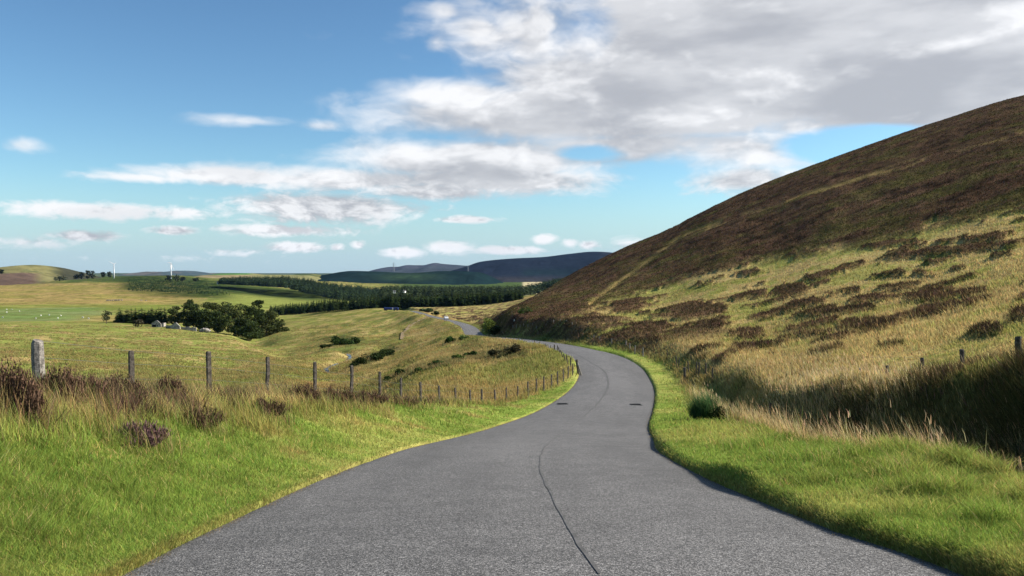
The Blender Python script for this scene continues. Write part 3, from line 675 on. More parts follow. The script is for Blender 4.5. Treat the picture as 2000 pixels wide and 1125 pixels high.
def blades(name, P, h, wdt, colb, colt, m, lean=.35, seg=2, wind=(-.15, .1), curl=1.0, label=None, cat=None):
    n = len(P); an = rng.random(n) * 2 * math.pi; side = np.stack([np.cos(an), np.sin(an), np.zeros(n)], -1)
    la = rng.random(n) * 2 * math.pi; lm = rng.random(n)**.7 * lean
    L = np.stack([np.cos(la) * lm + wind[0], np.sin(la) * lm + wind[1], np.zeros(n)], -1) * h[:, None]
    up = np.stack([np.zeros(n), np.zeros(n), h], -1); base = P - np.stack([np.zeros(n)] * 2 + [h * .08], -1)
    wv = wdt[:, None] * side * .5
    if seg == 1:
        V = np.stack([base - wv, base + wv, base + up * .93 + L], 1); Fq = np.arange(n * 3).reshape(n, 3)
        Cc = np.stack([colb, colb, colt], 1)
    else:
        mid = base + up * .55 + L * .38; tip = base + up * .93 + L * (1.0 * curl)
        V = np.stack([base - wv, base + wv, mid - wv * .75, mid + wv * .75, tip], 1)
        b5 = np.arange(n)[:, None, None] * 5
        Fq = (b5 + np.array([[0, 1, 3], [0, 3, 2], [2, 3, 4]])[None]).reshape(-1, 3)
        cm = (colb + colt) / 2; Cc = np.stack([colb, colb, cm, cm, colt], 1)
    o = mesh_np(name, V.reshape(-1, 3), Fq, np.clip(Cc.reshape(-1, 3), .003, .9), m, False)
    return tag(o, label, cat, kind='stuff')
def cvar(c, a=.25, hue=.12):
    n = len(c); return c * (1 + a * rng.normal(size=(n, 1)).clip(-2, 2)) * (1 + hue * rng.normal(size=(n, 3)) * np.array([1, .6, .5]))
PXW = 1 / F * 1.9     # width of one rendered pixel at distance 1
# short green verge
P, c, t = sample(cg * (cR < 130), 300000); r = np.hypot(P[:, 0], P[:, 1])
hgt = (.035 + .055 * rng.random(len(P))) * (.75 + .7 * fbm(P[:, 0] / .5, P[:, 1] / .5, 3, 7.)) * np.clip(.55 + (np.abs(t) - HW) * .5, .6, 1.2) * (1 + np.where(t < 0, .7, 1.5) * sst(fbm(P[:, 0] / .45, P[:, 1] / .45, 3, 91.), .55, .66) * sst(np.abs(t) - HW, .2, .8))
c = cvar(c, .22) * (.62 + .76 * fbm(P[:, 0] / .28, P[:, 1] / .28, 3, 77.))[:, None]; dead = rng.random(len(P)) < .04 + .30 * sst(np.abs(t) - HW, .5, 3.0) * sst(fbm(P[:, 0] / .8, P[:, 1] / .8, 3, 88.), .42, .62); c[dead] = cvar(np.tile(STRAW, (dead.sum(), 1)))
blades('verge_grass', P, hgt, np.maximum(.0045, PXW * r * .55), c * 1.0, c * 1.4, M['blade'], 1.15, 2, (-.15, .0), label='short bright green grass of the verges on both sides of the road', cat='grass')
# tan fringe on the tarmac edge
nE = 16000; yy = np.exp(rng.uniform(math.log(3.5), math.log(62), nE)); sd_ = np.where(rng.random(nE) < .6, -1, 1)
tt = sd_ * (HW + rng.normal(0, .045, nE) - .01); s0 = np.interp(yy, _ry, _rs); X = road_x(yy) + tt * np.sqrt(1 + s0**2)
P = np.stack([X, yy, road_z(X, yy) - .01], -1)
c = cvar(np.tile(C(.36, .26, .12), (nE, 1)), .3)
keep = fbm(yy * 1.2, yy * 0 + sd_ * 5, 3) > .40; P, c, yy_ = P[keep], c[keep], yy[keep]
blades('dead_grass_fringe', P, .015 + .025 * rng.random(len(P)), np.maximum(.004, PXW * yy_ * .5), c * .8, c, M['blade'], 1.3, 1, (0, 0), label='thin fringe of dead tan grass along the tarmac edge', cat='grass')
# long field and bank grass
P, c, t = sample(cl * (cR < 240) * (cR > 3), 320000); r = np.hypot(P[:, 0], P[:, 1])
hn = fbm(P[:, 0] / 1.1, P[:, 1] / 1.1, 3, 9.)
hgt = (.16 + .22 * rng.random(len(P))) * (.5 + 1.0 * hn) * np.where((t < 0) & (t > -7.5) & (P[:, 1] < 30), .85, 1.0) * np.where((t > 6.6) & (P[:, 1] < 34), .42, 1)
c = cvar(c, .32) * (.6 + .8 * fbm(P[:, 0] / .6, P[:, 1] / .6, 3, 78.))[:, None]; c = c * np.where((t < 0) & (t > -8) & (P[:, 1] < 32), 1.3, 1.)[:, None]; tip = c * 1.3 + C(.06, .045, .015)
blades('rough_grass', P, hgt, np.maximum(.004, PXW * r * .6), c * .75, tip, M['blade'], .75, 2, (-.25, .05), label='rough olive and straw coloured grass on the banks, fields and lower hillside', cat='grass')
# straw seed stalks scattered in the rough grass of the near banks
P, c, t = sample((cl + ct * 3 + ch_ * .25) * (cR < 75) * (cR > 5), 60000); r = np.hypot(P[:, 0], P[:, 1])
st_ = cvar(np.tile(STRAW, (len(P), 1)), .25)
blades('straw_stalks', P, (.30 + .30 * rng.random(len(P))) * np.where((t > 6.4) & (P[:, 1] < 36), .45, 1), np.maximum(.003, PXW * r * .38), st_ * .7, st_ * 1.15, M['blade'], .35, 2, (-.22, .05), label='pale straw seed stalks standing above the bank grass', cat='grass')
# tall straw in the ditch on the right
P, c, t = sample(ct * (cR < 60) * np.where(cellavg(TT) < 6.3, 2.5, 1.), 110000); r = np.hypot(P[:, 0], P[:, 1])
st_ = cvar(np.tile(C(.56, .42, .21), (len(P), 1)), .25); gm = rng.random(len(P)) < .15; st_[gm] = cvar(np.tile(OLIVE, (gm.sum(), 1)))
ht = (.30 + .34 * rng.random(len(P))) * (.6 + .9 * fbm(P[:, 0] / .9, P[:, 1] / .9, 3, 19.)) * np.where(t > 6.3, .5, 1.35)
blades('tall_straw_grass', P, ht, np.maximum(.004, PXW * r * .5), st_ * .75, st_ * 1.1, M['blade'], .32, 2, (-.20, .05), label='tall pale seeding grass along the ditch and dry bank on the right', cat='grass')
# drooping seed heads on some of the tallest stalks
k = rng.random(len(P)) < .10; P2 = P[k] + np.stack([np.zeros(k.sum()), np.zeros(k.sum()), ht[k] * .8], -1)
s2 = cvar(np.tile(C(.5, .38, .22), (k.sum(), 1)), .2)
blades('grass_seed_heads', P2, .10 + .07 * rng.random(len(P2)), np.maximum(.012, PXW * r[k] * .6), s2, s2, M['blade'], .5, 2, (-.3, .05), label='feathery pale seed heads over the ditch on the right', cat='grass')
# heather
P, c, t = sample(ch_ * (cR < 520) * (cR > 5), 300000); r = np.hypot(P[:, 0], P[:, 1])
near = (r < 32) & (t < 0)
c[near] = C(.085, .055, .038); c = cvar(c, .32, .10)
pk = rng.random(len(P)) < np.where(near, .22, .06); c[pk] = cvar(np.tile(C(.20, .105, .085), (pk.sum(), 1)), .3)
gk = rng.random(len(P)) < .10; c[gk] = cvar(np.tile(C(.07, .08, .025), (gk.sum(), 1)), .3)
hn = fbm(P[:, 0] / 1.0, P[:, 1] / 1.0, 3, 27.)
hgt = (.10 + .20 * rng.random(len(P))) * (.35 + 1.5 * hn) * np.where(near, 1.25, 1.15)
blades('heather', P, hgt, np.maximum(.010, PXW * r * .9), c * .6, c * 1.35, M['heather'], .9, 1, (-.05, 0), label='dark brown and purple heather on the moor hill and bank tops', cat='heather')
# tussocks in the left pasture and valley
P, c, t = sample((cR > 80) * (cR < 520) * (cpx < 1060) * (TT[:-1, :-1] < -3) * 1.0 * (.15 + cl * 0 + (fbm(cellavg(GX) / 9, cellavg(GY) / 9, 3, 41.) > .5)), 42000)
n = len(P); K = 5; Pk = np.repeat(P, K, 0) + rng.normal(size=(n * K, 3)) * np.array([.28, .28, .0]); ck = np.repeat(cvar(c * .5 + STRAW * .42, .2), K, 0); r = np.hypot(Pk[:, 0], Pk[:, 1])
blades('pasture_tussocks', Pk, .22 + .25 * rng.random(n * K), np.maximum(.1, PXW * r * .5), ck * .8, ck * 1.25, M['blade'], .9, 1, (-.1, 0), label='straw coloured grass tussocks dotted over the left pasture', cat='grass')

# ------------------------------------------------------------------ bushes and trees
def tri_cloud(centres, sizes, cols, rn, flat=.6):
    """random leaf triangles: centres (n,3)"""
    n = len(centres); a = rn.normal(size=(n, 3)); a /= np.linalg.norm(a, axis=1, keepdims=True); b = rn.normal(size=(n, 3)); b[:, 2] *= flat
    b -= a * (a * b).sum(1, keepdims=True); b /= np.linalg.norm(b, axis=1, keepdims=True) + 1e-9
    s_ = sizes[:, None]; V = np.stack([centres + a * s_, centres - a * s_ * .5 + b * s_ * .8, centres - a * s_ * .5 - b * s_ * .8], 1)
    return V.reshape(-1, 3), np.arange(n * 3).reshape(-1, 3), np.repeat(cols, 3, 0)
def clump_pts(rn, clumps, n):
    """points in the outer part of a set of ellipsoids (x,y,z,rx,ry,rz)"""
    cl_ = np.array(clumps); wgt = cl_[:, 3] * cl_[:, 4] * cl_[:, 5]; wgt = wgt**.66; k = rn.choice(len(cl_), n, p=wgt / wgt.sum())
    d = rn.normal(size=(n, 3)); d /= np.linalg.norm(d, axis=1, keepdims=True); r = .55 + .5 * rn.random(n)**.8
    return cl_[k, :3] + d * cl_[k, 3:] * r[:, None], k
def crown_obj(name, rn, clumps, n, size, col, parent, var=.25, m=None):
    P, k = clump_pts(rn, clumps, n); cv = np.array([1 + .22 * rn.normal() for _ in clumps])[k]
    cc = np.tile(np.array(col), (n, 1)) * cv[:, None] * (1 + var * rn.normal(size=(n, 1))).clip(.4, 1.8)
    V, Fq, Cq = tri_cloud(P, size * (.6 + .8 * rn.random(n)), cc, rn)
    return kid(parent, mesh_np(name, V, Fq, Cq.clip(.004, .6), m or M['leaf'], False, parent))
def bush(px, d, wpx, hpx, col, label, name='gorse_bush', cat='bush', group=None, n=900, seed=1, leaf=None, sink=0, py=None, m=None):
    rn = np.random.default_rng(seed); b = Vector(at(px, d)); e = empty(name, b - Vector((0, 0, sink)), 0, label, cat, group)
    W = wpx * d / F / 2; H = hpx * d / F; cl_ = []
    k = max(5, int(3 + W / H * 4))
    for i in range(k):
        a = rn.uniform(0, 6.28); q = rn.random()**.6; x = math.cos(a) * W * q * .75 ; y = math.sin(a) * min(W, H * 1.3) * q * .75; s_ = H * rn.uniform(.28, .5) * (1 - .4 * q)
        cl_.append((x, y, s_ * .7 + rn.random() * max(0, H - 2 * s_) * (1 - q * .6), s_ * rn.uniform(.9, 1.5), s_ * rn.uniform(.8, 1.3), s_))
    crown_obj('crown', rn, cl_, n, leaf or max(.03, d / F * 1.6), col, e, m=m)
    q = MB()
    for i in range(4): a = i * 1.6 + rn.random(); q.tube([(0, 0, -.1), (math.cos(a) * W * .25, math.sin(a) * W * .25, H * .4)], [H * .04, H * .015], 4)
    kid(e, q.build('stem', M['bark'], e)); return e
GR = (.035, .06, .018); GL = (.085, .12, .03)
_b = at(1384, 27.5); _n = 3600; _a = rng.random(_n) * 6.28; _q = rng.random(_n)**.55; _X = _b[0] + np.cos(_a) * _q * .60; _Y = _b[1] + np.sin(_a) * _q * .55
_c = cvar(np.tile(C(.05, .105, .03), (_n, 1)), .35)
_o = blades('rush_clump', np.stack([_X, _Y, height(_X, _Y)], -1), (1.35 - .7 * _q**2) * (.30 + .75 * rng.random(_n)) * (.85 + .3 * np.sin(_a * 3)), np.full(_n, .016), _c * .8, _c * 1.3 + .02, M['blade'], .6, 2, (-.1, 0))
del _o['kind']; tag(_o, 'dark green upright rush clump at the near end of the right-hand dry grass bank', 'rush clump')
bush(1415, 25.5, 60, 40, (.06, .08, .03), 'low grey-green shrub in front of the dark green rush clump by the right verge', n=1500, seed=6, leaf=.035)
G_ = 'gorse bushes across the field inside the bend'
for i, (x, y, wp_, hp, s_) in enumerate([(757,745,32,16,'leftmost'),(782,733,44,17,''),(822,727,40,14,''),(850,716,46,17,''),(893,704,40,15,''),(922,697,44,18,''),(968,697,40,22,''),(1003,690,42,26,'')]):
    lab = ['gorse bush lowest in the field, just behind the seventh fence post', 'second dark gorse bush up from the fence', 'flat gorse bush halfway along the row in the field', 'dense dark gorse bush in the middle of the row',
           'yellow-green gorse bush right of the dense dark one', 'broad gorse bush near the top end of the row', 'tall brownish gorse bush below the crest of the field', 'largest brownish bush at the top end of the row, nearest the bend'][i]
    bush(x, dep(x, y, 36, 160), wp_, hp, [GR, GR, (.06,.09,.025), GR, GL, GR, (.06,.06,.03), (.06,.055,.03)][i], lab, group=G_, n=1100, seed=20 + i, sink=.1)
for i, (x, y, wp_, hp, c_, lab) in enumerate([(656,674,50,22,GR,'left end bush of the dark clump above the burn in the valley'),(682,668,56,20,GR,'right and larger bush of the dark clump above the burn'),
    (703,712,42,20,(.03,.045,.016),'lowest dark bush on the steep gully side, nearest the fence'),(727,704,52,26,(.03,.045,.016),'middle dark bush on the steep gully side'),(752,695,48,22,(.03,.045,.016),'upper dark bush on the steep gully side'),
    (690,716,34,12,(.03,.045,.016),'small dark bush at the bottom of the steep gully, right of the burn'),(762,688,34,14,(.04,.055,.02),'thin bush at the upper end of the steep gully side'),(636,678,26,10,(.04,.055,.02),'low outlying bush left of the dark clump above the burn'),
    (880,668,34,16,(.05,.10,.025),'bright green bush beside the road where it dips out of sight'),(905,662,20,18,(.12,.15,.05),'pale yellow-green bush at the edge of the dipping road')]):
    bush(x, dep(x, y, 90, 260), wp_, hp, c_, lab, group='bushes on the valley slopes' if i < 8 else None, n=900, seed=50 + i, sink=.2)
bush(1026, dep(1026, 614, 150, 300), 36, 20, (.07,.10,.03), 'rounded green bush alone in the heather above the far road', n=700, seed=61)
bush(835, 590, 34, 12, (.05,.075,.03), 'roadside bushes where the far road meets the conifer belt', n=600, seed=62)
bush(852, 520, 22, 9, (.05,.07,.03), 'small dark roadside bush behind the white car', n=400, seed=63)

def broad(px, d, hpx, wpx, col, label, name='tree', group=None, seed=1, n=1400, trunkf=.25, cat='tree', sink=0., base_py=None):
    rn = np.random.default_rng(seed); b = Vector(at(px, d, base_py)); H = hpx * d / F; W = wpx * d / F / 2
    e = empty(name, b - Vector((0, 0, sink)), rn.uniform(0, 6), label, cat, group); cl_ = []
    for i in range(19):
        z = H * (trunkf + (1 - trunkf) * rn.random() * .92); f = math.sin(math.pi * min(1, max(.12, (z / H - trunkf * .6) / (1.05 - trunkf * .6))))**.6; a = rn.uniform(0, 6.28); q = rn.random()**.5 * W * f * .72
        s_ = W * rn.uniform(.30, .52); cl_.append((math.cos(a) * q, math.sin(a) * q, min(z, H - s_ * .5), s_ * 1.15, s_ * 1.15, s_ * .62))
    crown_obj('crown', rn, cl_, n, max(d / F * 1.5, .06), col, e)
    q = MB(); q.tube([(0, 0, -.5), (W * .04, 0, H * .35), (0, W * .05, H * .85)], [H * .028, H * .02, H * .006], 6)
    for c_ in cl_[:7]: q.tube([(0, 0, c_[2] * .6), (c_[0] * .8, c_[1] * .8, c_[2])], [H * .01, H * .004], 4)
    kid(e, q.build('trunk', M['bark'], e)); return e
broad(955, 196, 34, 34, (.17, .21, .05), 'small light green tree leaning over the right edge of the dipping road', 'roadside_tree', seed=3, n=1600, trunkf=.1)
broad(966, 190, 20, 30, (.04, .05, .02), 'dark thicket at the foot of the small light green roadside tree', 'thicket', seed=4, n=900, trunkf=.05, cat='bush')

def conifer_mesh(seed, H=14., n_l=22, col=(.030, .048, .018), spread=.20):
    rn = np.random.default_rng(seed); Vs = []; Cs = []
    for i in range(n_l):
        f = (i + rn.random() * .6) / n_l; z = H * (.06 + .94 * f); rad = H * spread * (1 - f)**.8 * rn.uniform(.8, 1.15) + .1
        m_ = int(9 * (1 - f) + 5)
        for k in range(m_):
            a = rn.uniform(0, 6.28); r1 = rad * rn.uniform(.7, 1.15); w_ = rad * .32; dz = rad * rn.uniform(.15, .45)
            dx, dy = math.cos(a), math.sin(a)
            Vs += [(dx * .05, dy * .05, z + dz * .6), (dx * r1 - dy * w_, dy * r1 + dx * w_, z - dz), (dx * r1 + dy * w_, dy * r1 - dx * w_, z - dz * .7)]
            c = np.array(col) * rn.uniform(.6, 1.5); Cs += [c * .8, c * 1.2, c]
    return np.array(Vs), np.arange(len(Vs)).reshape(-1, 3), np.array(Cs)
def conifer(seed, col, H=14., spread=.2, name='spruce_tree'):
    e = empty(name, (0, 0, 0), 0, 'x', 'tree'); V, Fq, Cq = conifer_mesh(seed, H, col=col, spread=spread)
    kid(e, mesh_np('crown', V, Fq, Cq, M['leaf'], False, e)); q = MB(); q.tube([(0, 0, -1), (0, 0, H * .9)], [.22, .04], 5); kid(e, q.build('trunk', M['bark'], e)); return e
protos = [conifer(100 + i, (.030 + .006 * (i % 3), .048 + .007 * (i % 3), .018)) for i in range(4)]
used = [False] * 4
SEG = [(600, 'at the left end of the shelterbelt, nearest the wood behind the ruins'), (740, 'in the lower left half of the shelterbelt behind the pasture'), (790, 'in the shelterbelt right behind the blue lorry'), (860, 'in the shelterbelt above the top of the far road'), (950, 'in the shelterbelt right of the far road'), (1100, 'at the right end of the shelterbelt, beside the stubble field')]
def put_conifer(px, d, h, label, group, base=None):
    k = int(rng.integers(4)); loc = at(px, d); s_ = h / 14.
    if not used[k]: o = protos[k]; used[k] = True; o.location = loc; o.rotation_euler = (0, 0, rng.random() * 6)
    else: o = copy_tree(protos[k], None, loc, rng.random() * 6)
    o.scale = (s_ * rng.uniform(1.15, 1.5), s_ * rng.uniform(1.15, 1.5), s_); o['label'] = label; o['group'] = group
    return o
# shelterbelt across the valley: base row and tree height along it
bx = [525, 600, 650, 700, 750, 830, 900, 960, 1010, 1030]; bb = [618, 612, 607, 605, 604, 605, 602, 597, 590, 588]; bh = [22, 24, 25, 27, 30, 32, 33, 30, 26, 20]
for row in range(3):
    for px in np.arange(527, 1018, 5.6):
        x = px + rng.normal() * 1.6 + row * 1.9; D0 = 800 + row * 26 + (60 if x < 620 else 0); h = np.interp(x, bx, bh) / F * D0 * rng.uniform(.90, 1.08)
        o = put_conifer(x, D0 + rng.normal() * 5, h, ('front row', 'middle row', 'back row')[row] + ' spruce ' + next(b_ for a_, b_ in SEG if x < a_), 'spruces of the long shelterbelt')
        o.location.z = CZ - (np.interp(x, bx, bb) - 1 - HY) / F * D0
# plantation spruces left of the ruins
for i, px in enumerate(np.linspace(231, 322, 15)):
    o = put_conifer(px + rng.normal(), 520 + (i % 2) * 10, (31 + i * .25) / F * 520 * rng.uniform(.9, 1.08), 'dark plantation spruce in the dense block left of the ruined cottage', 'spruce block left of the ruins'); o.scale.x *= 1.5; o.scale.y *= 1.5
    o.location.z = CZ - (633 - HY) / F * 520
# broad pines behind the ruins
PN = [(343,500,36,30,633),(366,495,42,32,636),(390,505,46,38,637),(412,500,52,40,640),(436,492,56,42,644),(398,470,34,30,640),(458,480,56,38,650),(478,468,60,40,656),(500,462,66,38,661),(520,470,58,40,660),(425,462,40,30,648),(506,500,76,26,660),
      (540,475,34,34,657),(470,450,36,34,656),(488,440,34,36,662),(556,480,20,26,655),(375,520,52,28,634)]
for i, (x, d, h, w_, by) in enumerate(PN):
    g_ = (.048, .066, .022) if i % 3 else (.07, .085, .028)
    side = 'left' if x < 400 else ('middle' if x < 470 else 'right')
    lab = {2: 'broad pine between the two stone gables', 3: 'tall pine above the low broken stone wall', 5: 'low pine just behind the low broken stone wall', 6: 'pine standing directly above the pale stone heap', 7: 'dense pine just right of the pale stone heap', 9: 'bushy pine near the foot of the slope, right of the tallest ragged pine', 10: 'smaller pine filling the gap left of the central wide pine', 13: 'dark leaning pine at the front of the wood, on the edge of the slope', 16: 'tall thin pine at the back of the wood, above the low wall', 0: 'broad dark pine at the left end of the wood, above the stone ruins', 1: 'broad pine directly behind the pointed stone gable', 4: 'wide pine in the centre of the wood, tallest of the middle trees', 11: 'tallest pine with a thin ragged top near the right end of the wood', 12: 'low rounded pine at the right edge of the wood',
           15: 'smallest dark bushy pine, last one at the right end of the wood', 8: 'bushy pine in front of the tallest ragged pine', 14: 'pine lowest down the slope at the foot of the wood'}.get(i, 'dark green pine among others in the %s part of the wood behind the ruins' % side)
    broad(x, d, h, w_ * 1.12, g_, lab, 'pine_tree', 'pines behind the stone ruins', 200 + i, 3200, .03, base_py=by)
broad(208, 505, 27, 20, (.075, .085, .04), 'thin lone tree standing left of the spruce block', 'tree', seed=301, n=420, trunkf=.25)
broad(271, 470, 16, 22, (.055, .05, .03), 'small brownish thorn tree in front of the spruce block', 'tree', seed=302, n=420, trunkf=.1)
# copses on the skyline
for i, (x, y, h, w_, lab) in enumerate([(3,535,9,8,'tiny lone tree on the skyline at the left edge of the picture'),(160,545,14,12,'first dark skyline tree right of the rounded hill'),(172,545,17,12,'tall dark tree in the skyline copse'),(181,545,16,10,'right-hand tree of the skyline copse'),
    (150,545,10,14,'low bushy tree at the left of the skyline copse'),(201,542,11,9,'left one of the two small skyline trees beside the first turbine'),(213,542,12,11,'right one of the two small skyline trees beside the first turbine'),
    (330,549,11,14,'low dark tree at the foot of the second turbine'),(346,549,12,16,'rounded dark tree right of the second turbine'),(357,550,10,12,'last small tree of the copse by the second turbine'),(383,549,7,16,'small hedge tree below the tan field on the skyline'),(118,547,8,26,'scrubby trees on the right flank of the rounded hill')]):
    broad(x, 2500, h, w_, (.035, .045, .022), lab, 'tree', 'skyline trees', 320 + i, 160, .15, base_py=y)

# far woods as one mass
def wood(name, pts, label, col=(.032, .05, .022), hgt=14, K=26):
    """pts: (px, base row, distance) of each tree"""
    base = [conifer_mesh(500 + k, 1.0, 7, col, .24) for k in range(4)]; Vs = []; Fs = []; Cs = []; off = 0
    for (px, py, d) in pts:
        V0, F0, C0 = base[int(rng.integers(4))]; h = hgt * rng.uniform(.7, 1.2); x = (px - 1000) / F * d; z = CZ - (py - HY) / F * d
        s_ = h * rng.uniform(1.1, 1.6); Vs.append(V0 * np.array([s_, s_, h]) + np.array([x, d, z])); Fs.append(F0 + off); Cs.append(C0 * rng.uniform(.6, 1.5)); off += len(V0)
    return tag(mesh_np(name, np.concatenate(Vs), np.concatenate(Fs), np.concatenate(Cs), M['leaf']), label, 'wood', kind='stuff')
def poly_pts(n, fn): return [fn(rng.random(), rng.random()) for _ in range(n)]
def w1(a, b):
    px = 430 + 330 * a; top = np.interp(px, [430, 480, 560, 610, 650, 700, 760], [553, 549, 548, 552, 560, 566, 572]); bot = np.interp(px, [430, 560, 640, 700, 760], [554.5, 562, 582, 590, 594]); d = 2300 - 900 * b * (px - 400) / 360
    return (px, top + (bot - top) * b, d)
wood('conifer_wood', poly_pts(1500, w1), 'dense dark conifer wood sloping down to the left of the shelterbelt', hgt=15)
def w2(a, b):
    px = 745 + 330 * a; y = 580 - 12 * (1 - b); return (px, y, 2100 - 800 * b)
wood('mixed_wood', poly_pts(900, w2), 'mixed dark wood in the valley bottom behind the shelterbelt', (.038, .052, .024), 15)
def w3(a, b):
    px = 1030 + 110 * a; return (px, 574 - 22 * a - 6 * (1 - b), 1500 + 300 * (1 - b))
wood('hill_foot_wood', poly_pts(260, w3), 'dark conifer wood rising behind the pale stubble field', (.03, .048, .024), 15)
def w4(a, b):
    px = 250 + 200 * a; lo = 545 + 24 * b + (px - 340) * .05; return (px, lo + 3, 2600 - 1000 * b)
gp = [q for q in poly_pts(900, w4) if np.exp(-(((q[0] - 340) / 100)**4)) > .15 + .8 * rng.random()]
wood('gorse_scrub', gp, 'dark green gorse scrub covering the slope below the turbines', (.026, .042, .016), 3.6)

# ------------------------------------------------------------------ distant hills
def ridge(name, crest, d0, depth_f, depth_b, base_drop, cfun, rough=.04, nx=260, ny=60):
    cx_ = np.array([c[0] for c in crest], float); cy_ = np.array([c[1] for c in crest], float)
    U = np.linspace(cx_[0], cx_[-1], nx); top = CZ + (HY - pchip(cx_, cy_, U)) / F * d0
    S = np.linspace(-1, 1, ny); UU, SS = np.meshgrid(U, S)
    Yd = d0 + np.where(SS < 0, SS * depth_f, SS * depth_b); X = (UU - 1000) / F * d0 * (1 + .0 * SS)
    prof = 1 - np.abs(SS)**1.7
    Z = -base_drop + (np.broadcast_to(top, UU.shape) + base_drop) * prof
    Z = Z + (fbm(X / (d0 * .05), Yd / (d0 * .05), 5, d0 % 7) - .5) * d0 * rough * (np.abs(SS) > .06) * np.minimum(1, np.abs(SS) * 3)
    px = 1000 + F * X / Yd; py = HY + F * (CZ - Z) / Yd
    return tag(mesh_np(name, np.stack([X, Yd, Z], -1).reshape(-1, 3), grid_faces(ny, nx), cfun(X, Yd, px, py).reshape(-1, 3), M['hill'], True), kind='structure')
def flatc(c, c2=None, sc_=400, lo=.45, hi=.58):
    def f(X, Y, px, py):
        a = np.broadcast_to(np.array(c, float), X.shape + (3,)).copy()
        return mixc(a, np.array(c2), sst(fbm(X / sc_, Y / sc_, 4), lo, hi)) if c2 is not None else a
    return f
SHADED_FOREST = (.007, .018, .018)  # near-black forest tone, with cloud shadow put into the hill colour
def cbig_shade(X, Y, px, py):  # big moor hill: cloud shadow put into its dark colours
    a = np.broadcast_to(np.array((.010, .014, .024)), X.shape + (3,)).copy(); n = fbm(X / 500, Y / 900, 4)
    a = mixc(a, np.array((.020, .022, .030)), sst(n, .5, .6)); a = mixc(a, np.array((.030, .028, .030)), sst(py, 536, 546))
    return mixc(a, np.array(SHADED_FOREST), sst(px, 1010, 1030) * sst(py, 520, 532) * (1 - sst(py, 536, 540)) * .7)
def cfor_shade(X, Y, px, py):  # forested hill, cloud shadow included in its colour
    a = np.broadcast_to(np.array(SHADED_FOREST), X.shape + (3,)).copy()
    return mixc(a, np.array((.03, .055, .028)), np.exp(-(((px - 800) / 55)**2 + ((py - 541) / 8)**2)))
ridge('hills', [(560,560),(600,543),(640,536),(690,529),(730,530),(800,533),(870,529),(930,531),(980,550),(1020,575)], 4300, 1500, 1200, 230, cfor_shade, .012)
ridge('hills', [(840,560),(880,530),(910,521),(940,511),(1000,505),(1060,502),(1110,496),(1160,491.5),(1200,494),(1260,500),(1400,520)], 6800, 2600, 2000, 260, cbig_shade, .010)
ridge('hills', [(690,545),(730,529),(770,521.5),(785,521),(800,517.5),(812,518),(826,518),(852,513.5),(862,515),(900,518),(940,522),(1000,535)], 12500, 3000, 2500, 200, flatc((.05, .05, .06), (.04, .045, .05), 700), .006)
ridge('hills', [(255,545),(280,535),(300,530.5),(330,533),(345,530),(358,528.5),(380,532),(402,535),(430,545)], 11500, 2500, 2500, 200, flatc((.05, .07, .07), (.10, .09, .075), 500), .005)
def cfield(X, Y, px, py):
    a = np.broadcast_to(np.array((.24, .19, .10)), X.shape + (3,)).copy()
    a = mixc(a, np.array((.06, .14, .035)), (1 - sst(py + (fbm(X / 200, Y / 200, 3) - .5) * 2, 536.2, 537.2)))
    return mixc(a, np.array((.20, .19, .08)), sst(px, 480, 500))
ridge('hills', [(330,552),(380,541),(420,536),(450,533.5),(480,533.5),(510,536.5),(560,537),(600,538),(640,545)], 4000, 1000, 1200, 120, cfield, .002)
ridge('hills', [(540,548),(570,538),(590,534.5),(605,534.5),(625,538),(650,548)], 4100, 700, 900, 120, flatc((.06, .08, .035), (.17, .17, .06), 120), .004)
def chl(X, Y, px, py):
    a = np.broadcast_to(np.array((.16, .145, .06)), X.shape + (3,)).copy(); a = mixc(a, np.array((.10, .10, .04)), sst(fbm(X / 50, Y / 50, 4), .45, .6))
    a = mixc(a, np.array((.05, .05, .03)), sst(px, 90, 130)); return mixc(a, np.array((.10, .068, .05)), sst(py + (fbm(X / 60, Y / 60, 3) - .5) * 6, 531, 535) * (1 - sst(px, 60, 90)))
ridge('hills', [(-160,552),(-60,540),(-10,530),(10,525),(35,519.5),(65,517.3),(90,520),(115,527),(140,535),(180,548)], 2900, 500, 500, 60, chl, .003)
# wide flat plain to the horizon
Xp, Yp = np.meshgrid(np.linspace(-15000, 15000, 60), np.linspace(4600, 15500, 60)); Zp = -70 + 0 * Xp + (Yp - 4600) * .0052 + (fbm(Xp / 1500, Yp / 900, 3) - .5) * 16
cp = mixc(np.broadcast_to(np.array((.10, .12, .05)), Xp.shape + (3,)), np.array((.03, .045, .025)), sst(fbm(Xp / 700, Yp / 500, 4), .47, .55))
tag(mesh_np('plain', np.stack([Xp, Yp, Zp], -1).reshape(-1, 3), grid_faces(60, 60), cp.reshape(-1, 3), M['hill'], True), kind='structure')

# ------------------------------------------------------------------ stream
def ribbon(name, pts, wm, m, lift, kind='structure'):
    P = np.array([((x - 1000) / F * d, d) for x, d in pts]); tq = np.linspace(0, len(P) - 1, 90); i_ = np.arange(len(P), dtype=float)
    x = pchip(i_, P[:, 0], tq); y = pchip(i_, P[:, 1], tq); dx, dy = np.gradient(x), np.gradient(y); l = np.hypot(dx, dy)
    wv = wm * (.7 + .6 * fbm(tq * 3, tq * 0, 3)); V = []
    for s_ in (-1, 1): xx = x - s_ * dy / l * wv; yy = y + s_ * dx / l * wv; V.append(np.stack([xx, yy, height(x, y) + lift], -1))
    return tag(mesh_np(name, np.stack(V, 1).reshape(-1, 3), grid_faces(len(tq), 2), None, m), kind=kind)
spts = [(a_, c_) for a_, b_, c_ in SPTS]
ribbon('stream', spts, .45, M['water'], .16)
tpts = [(x, dep(x, y, 150, 600)) for x, y in [(786,664),(790,652),(797,643),(805,634),(815,627),(826,621),(838,618.5)]]
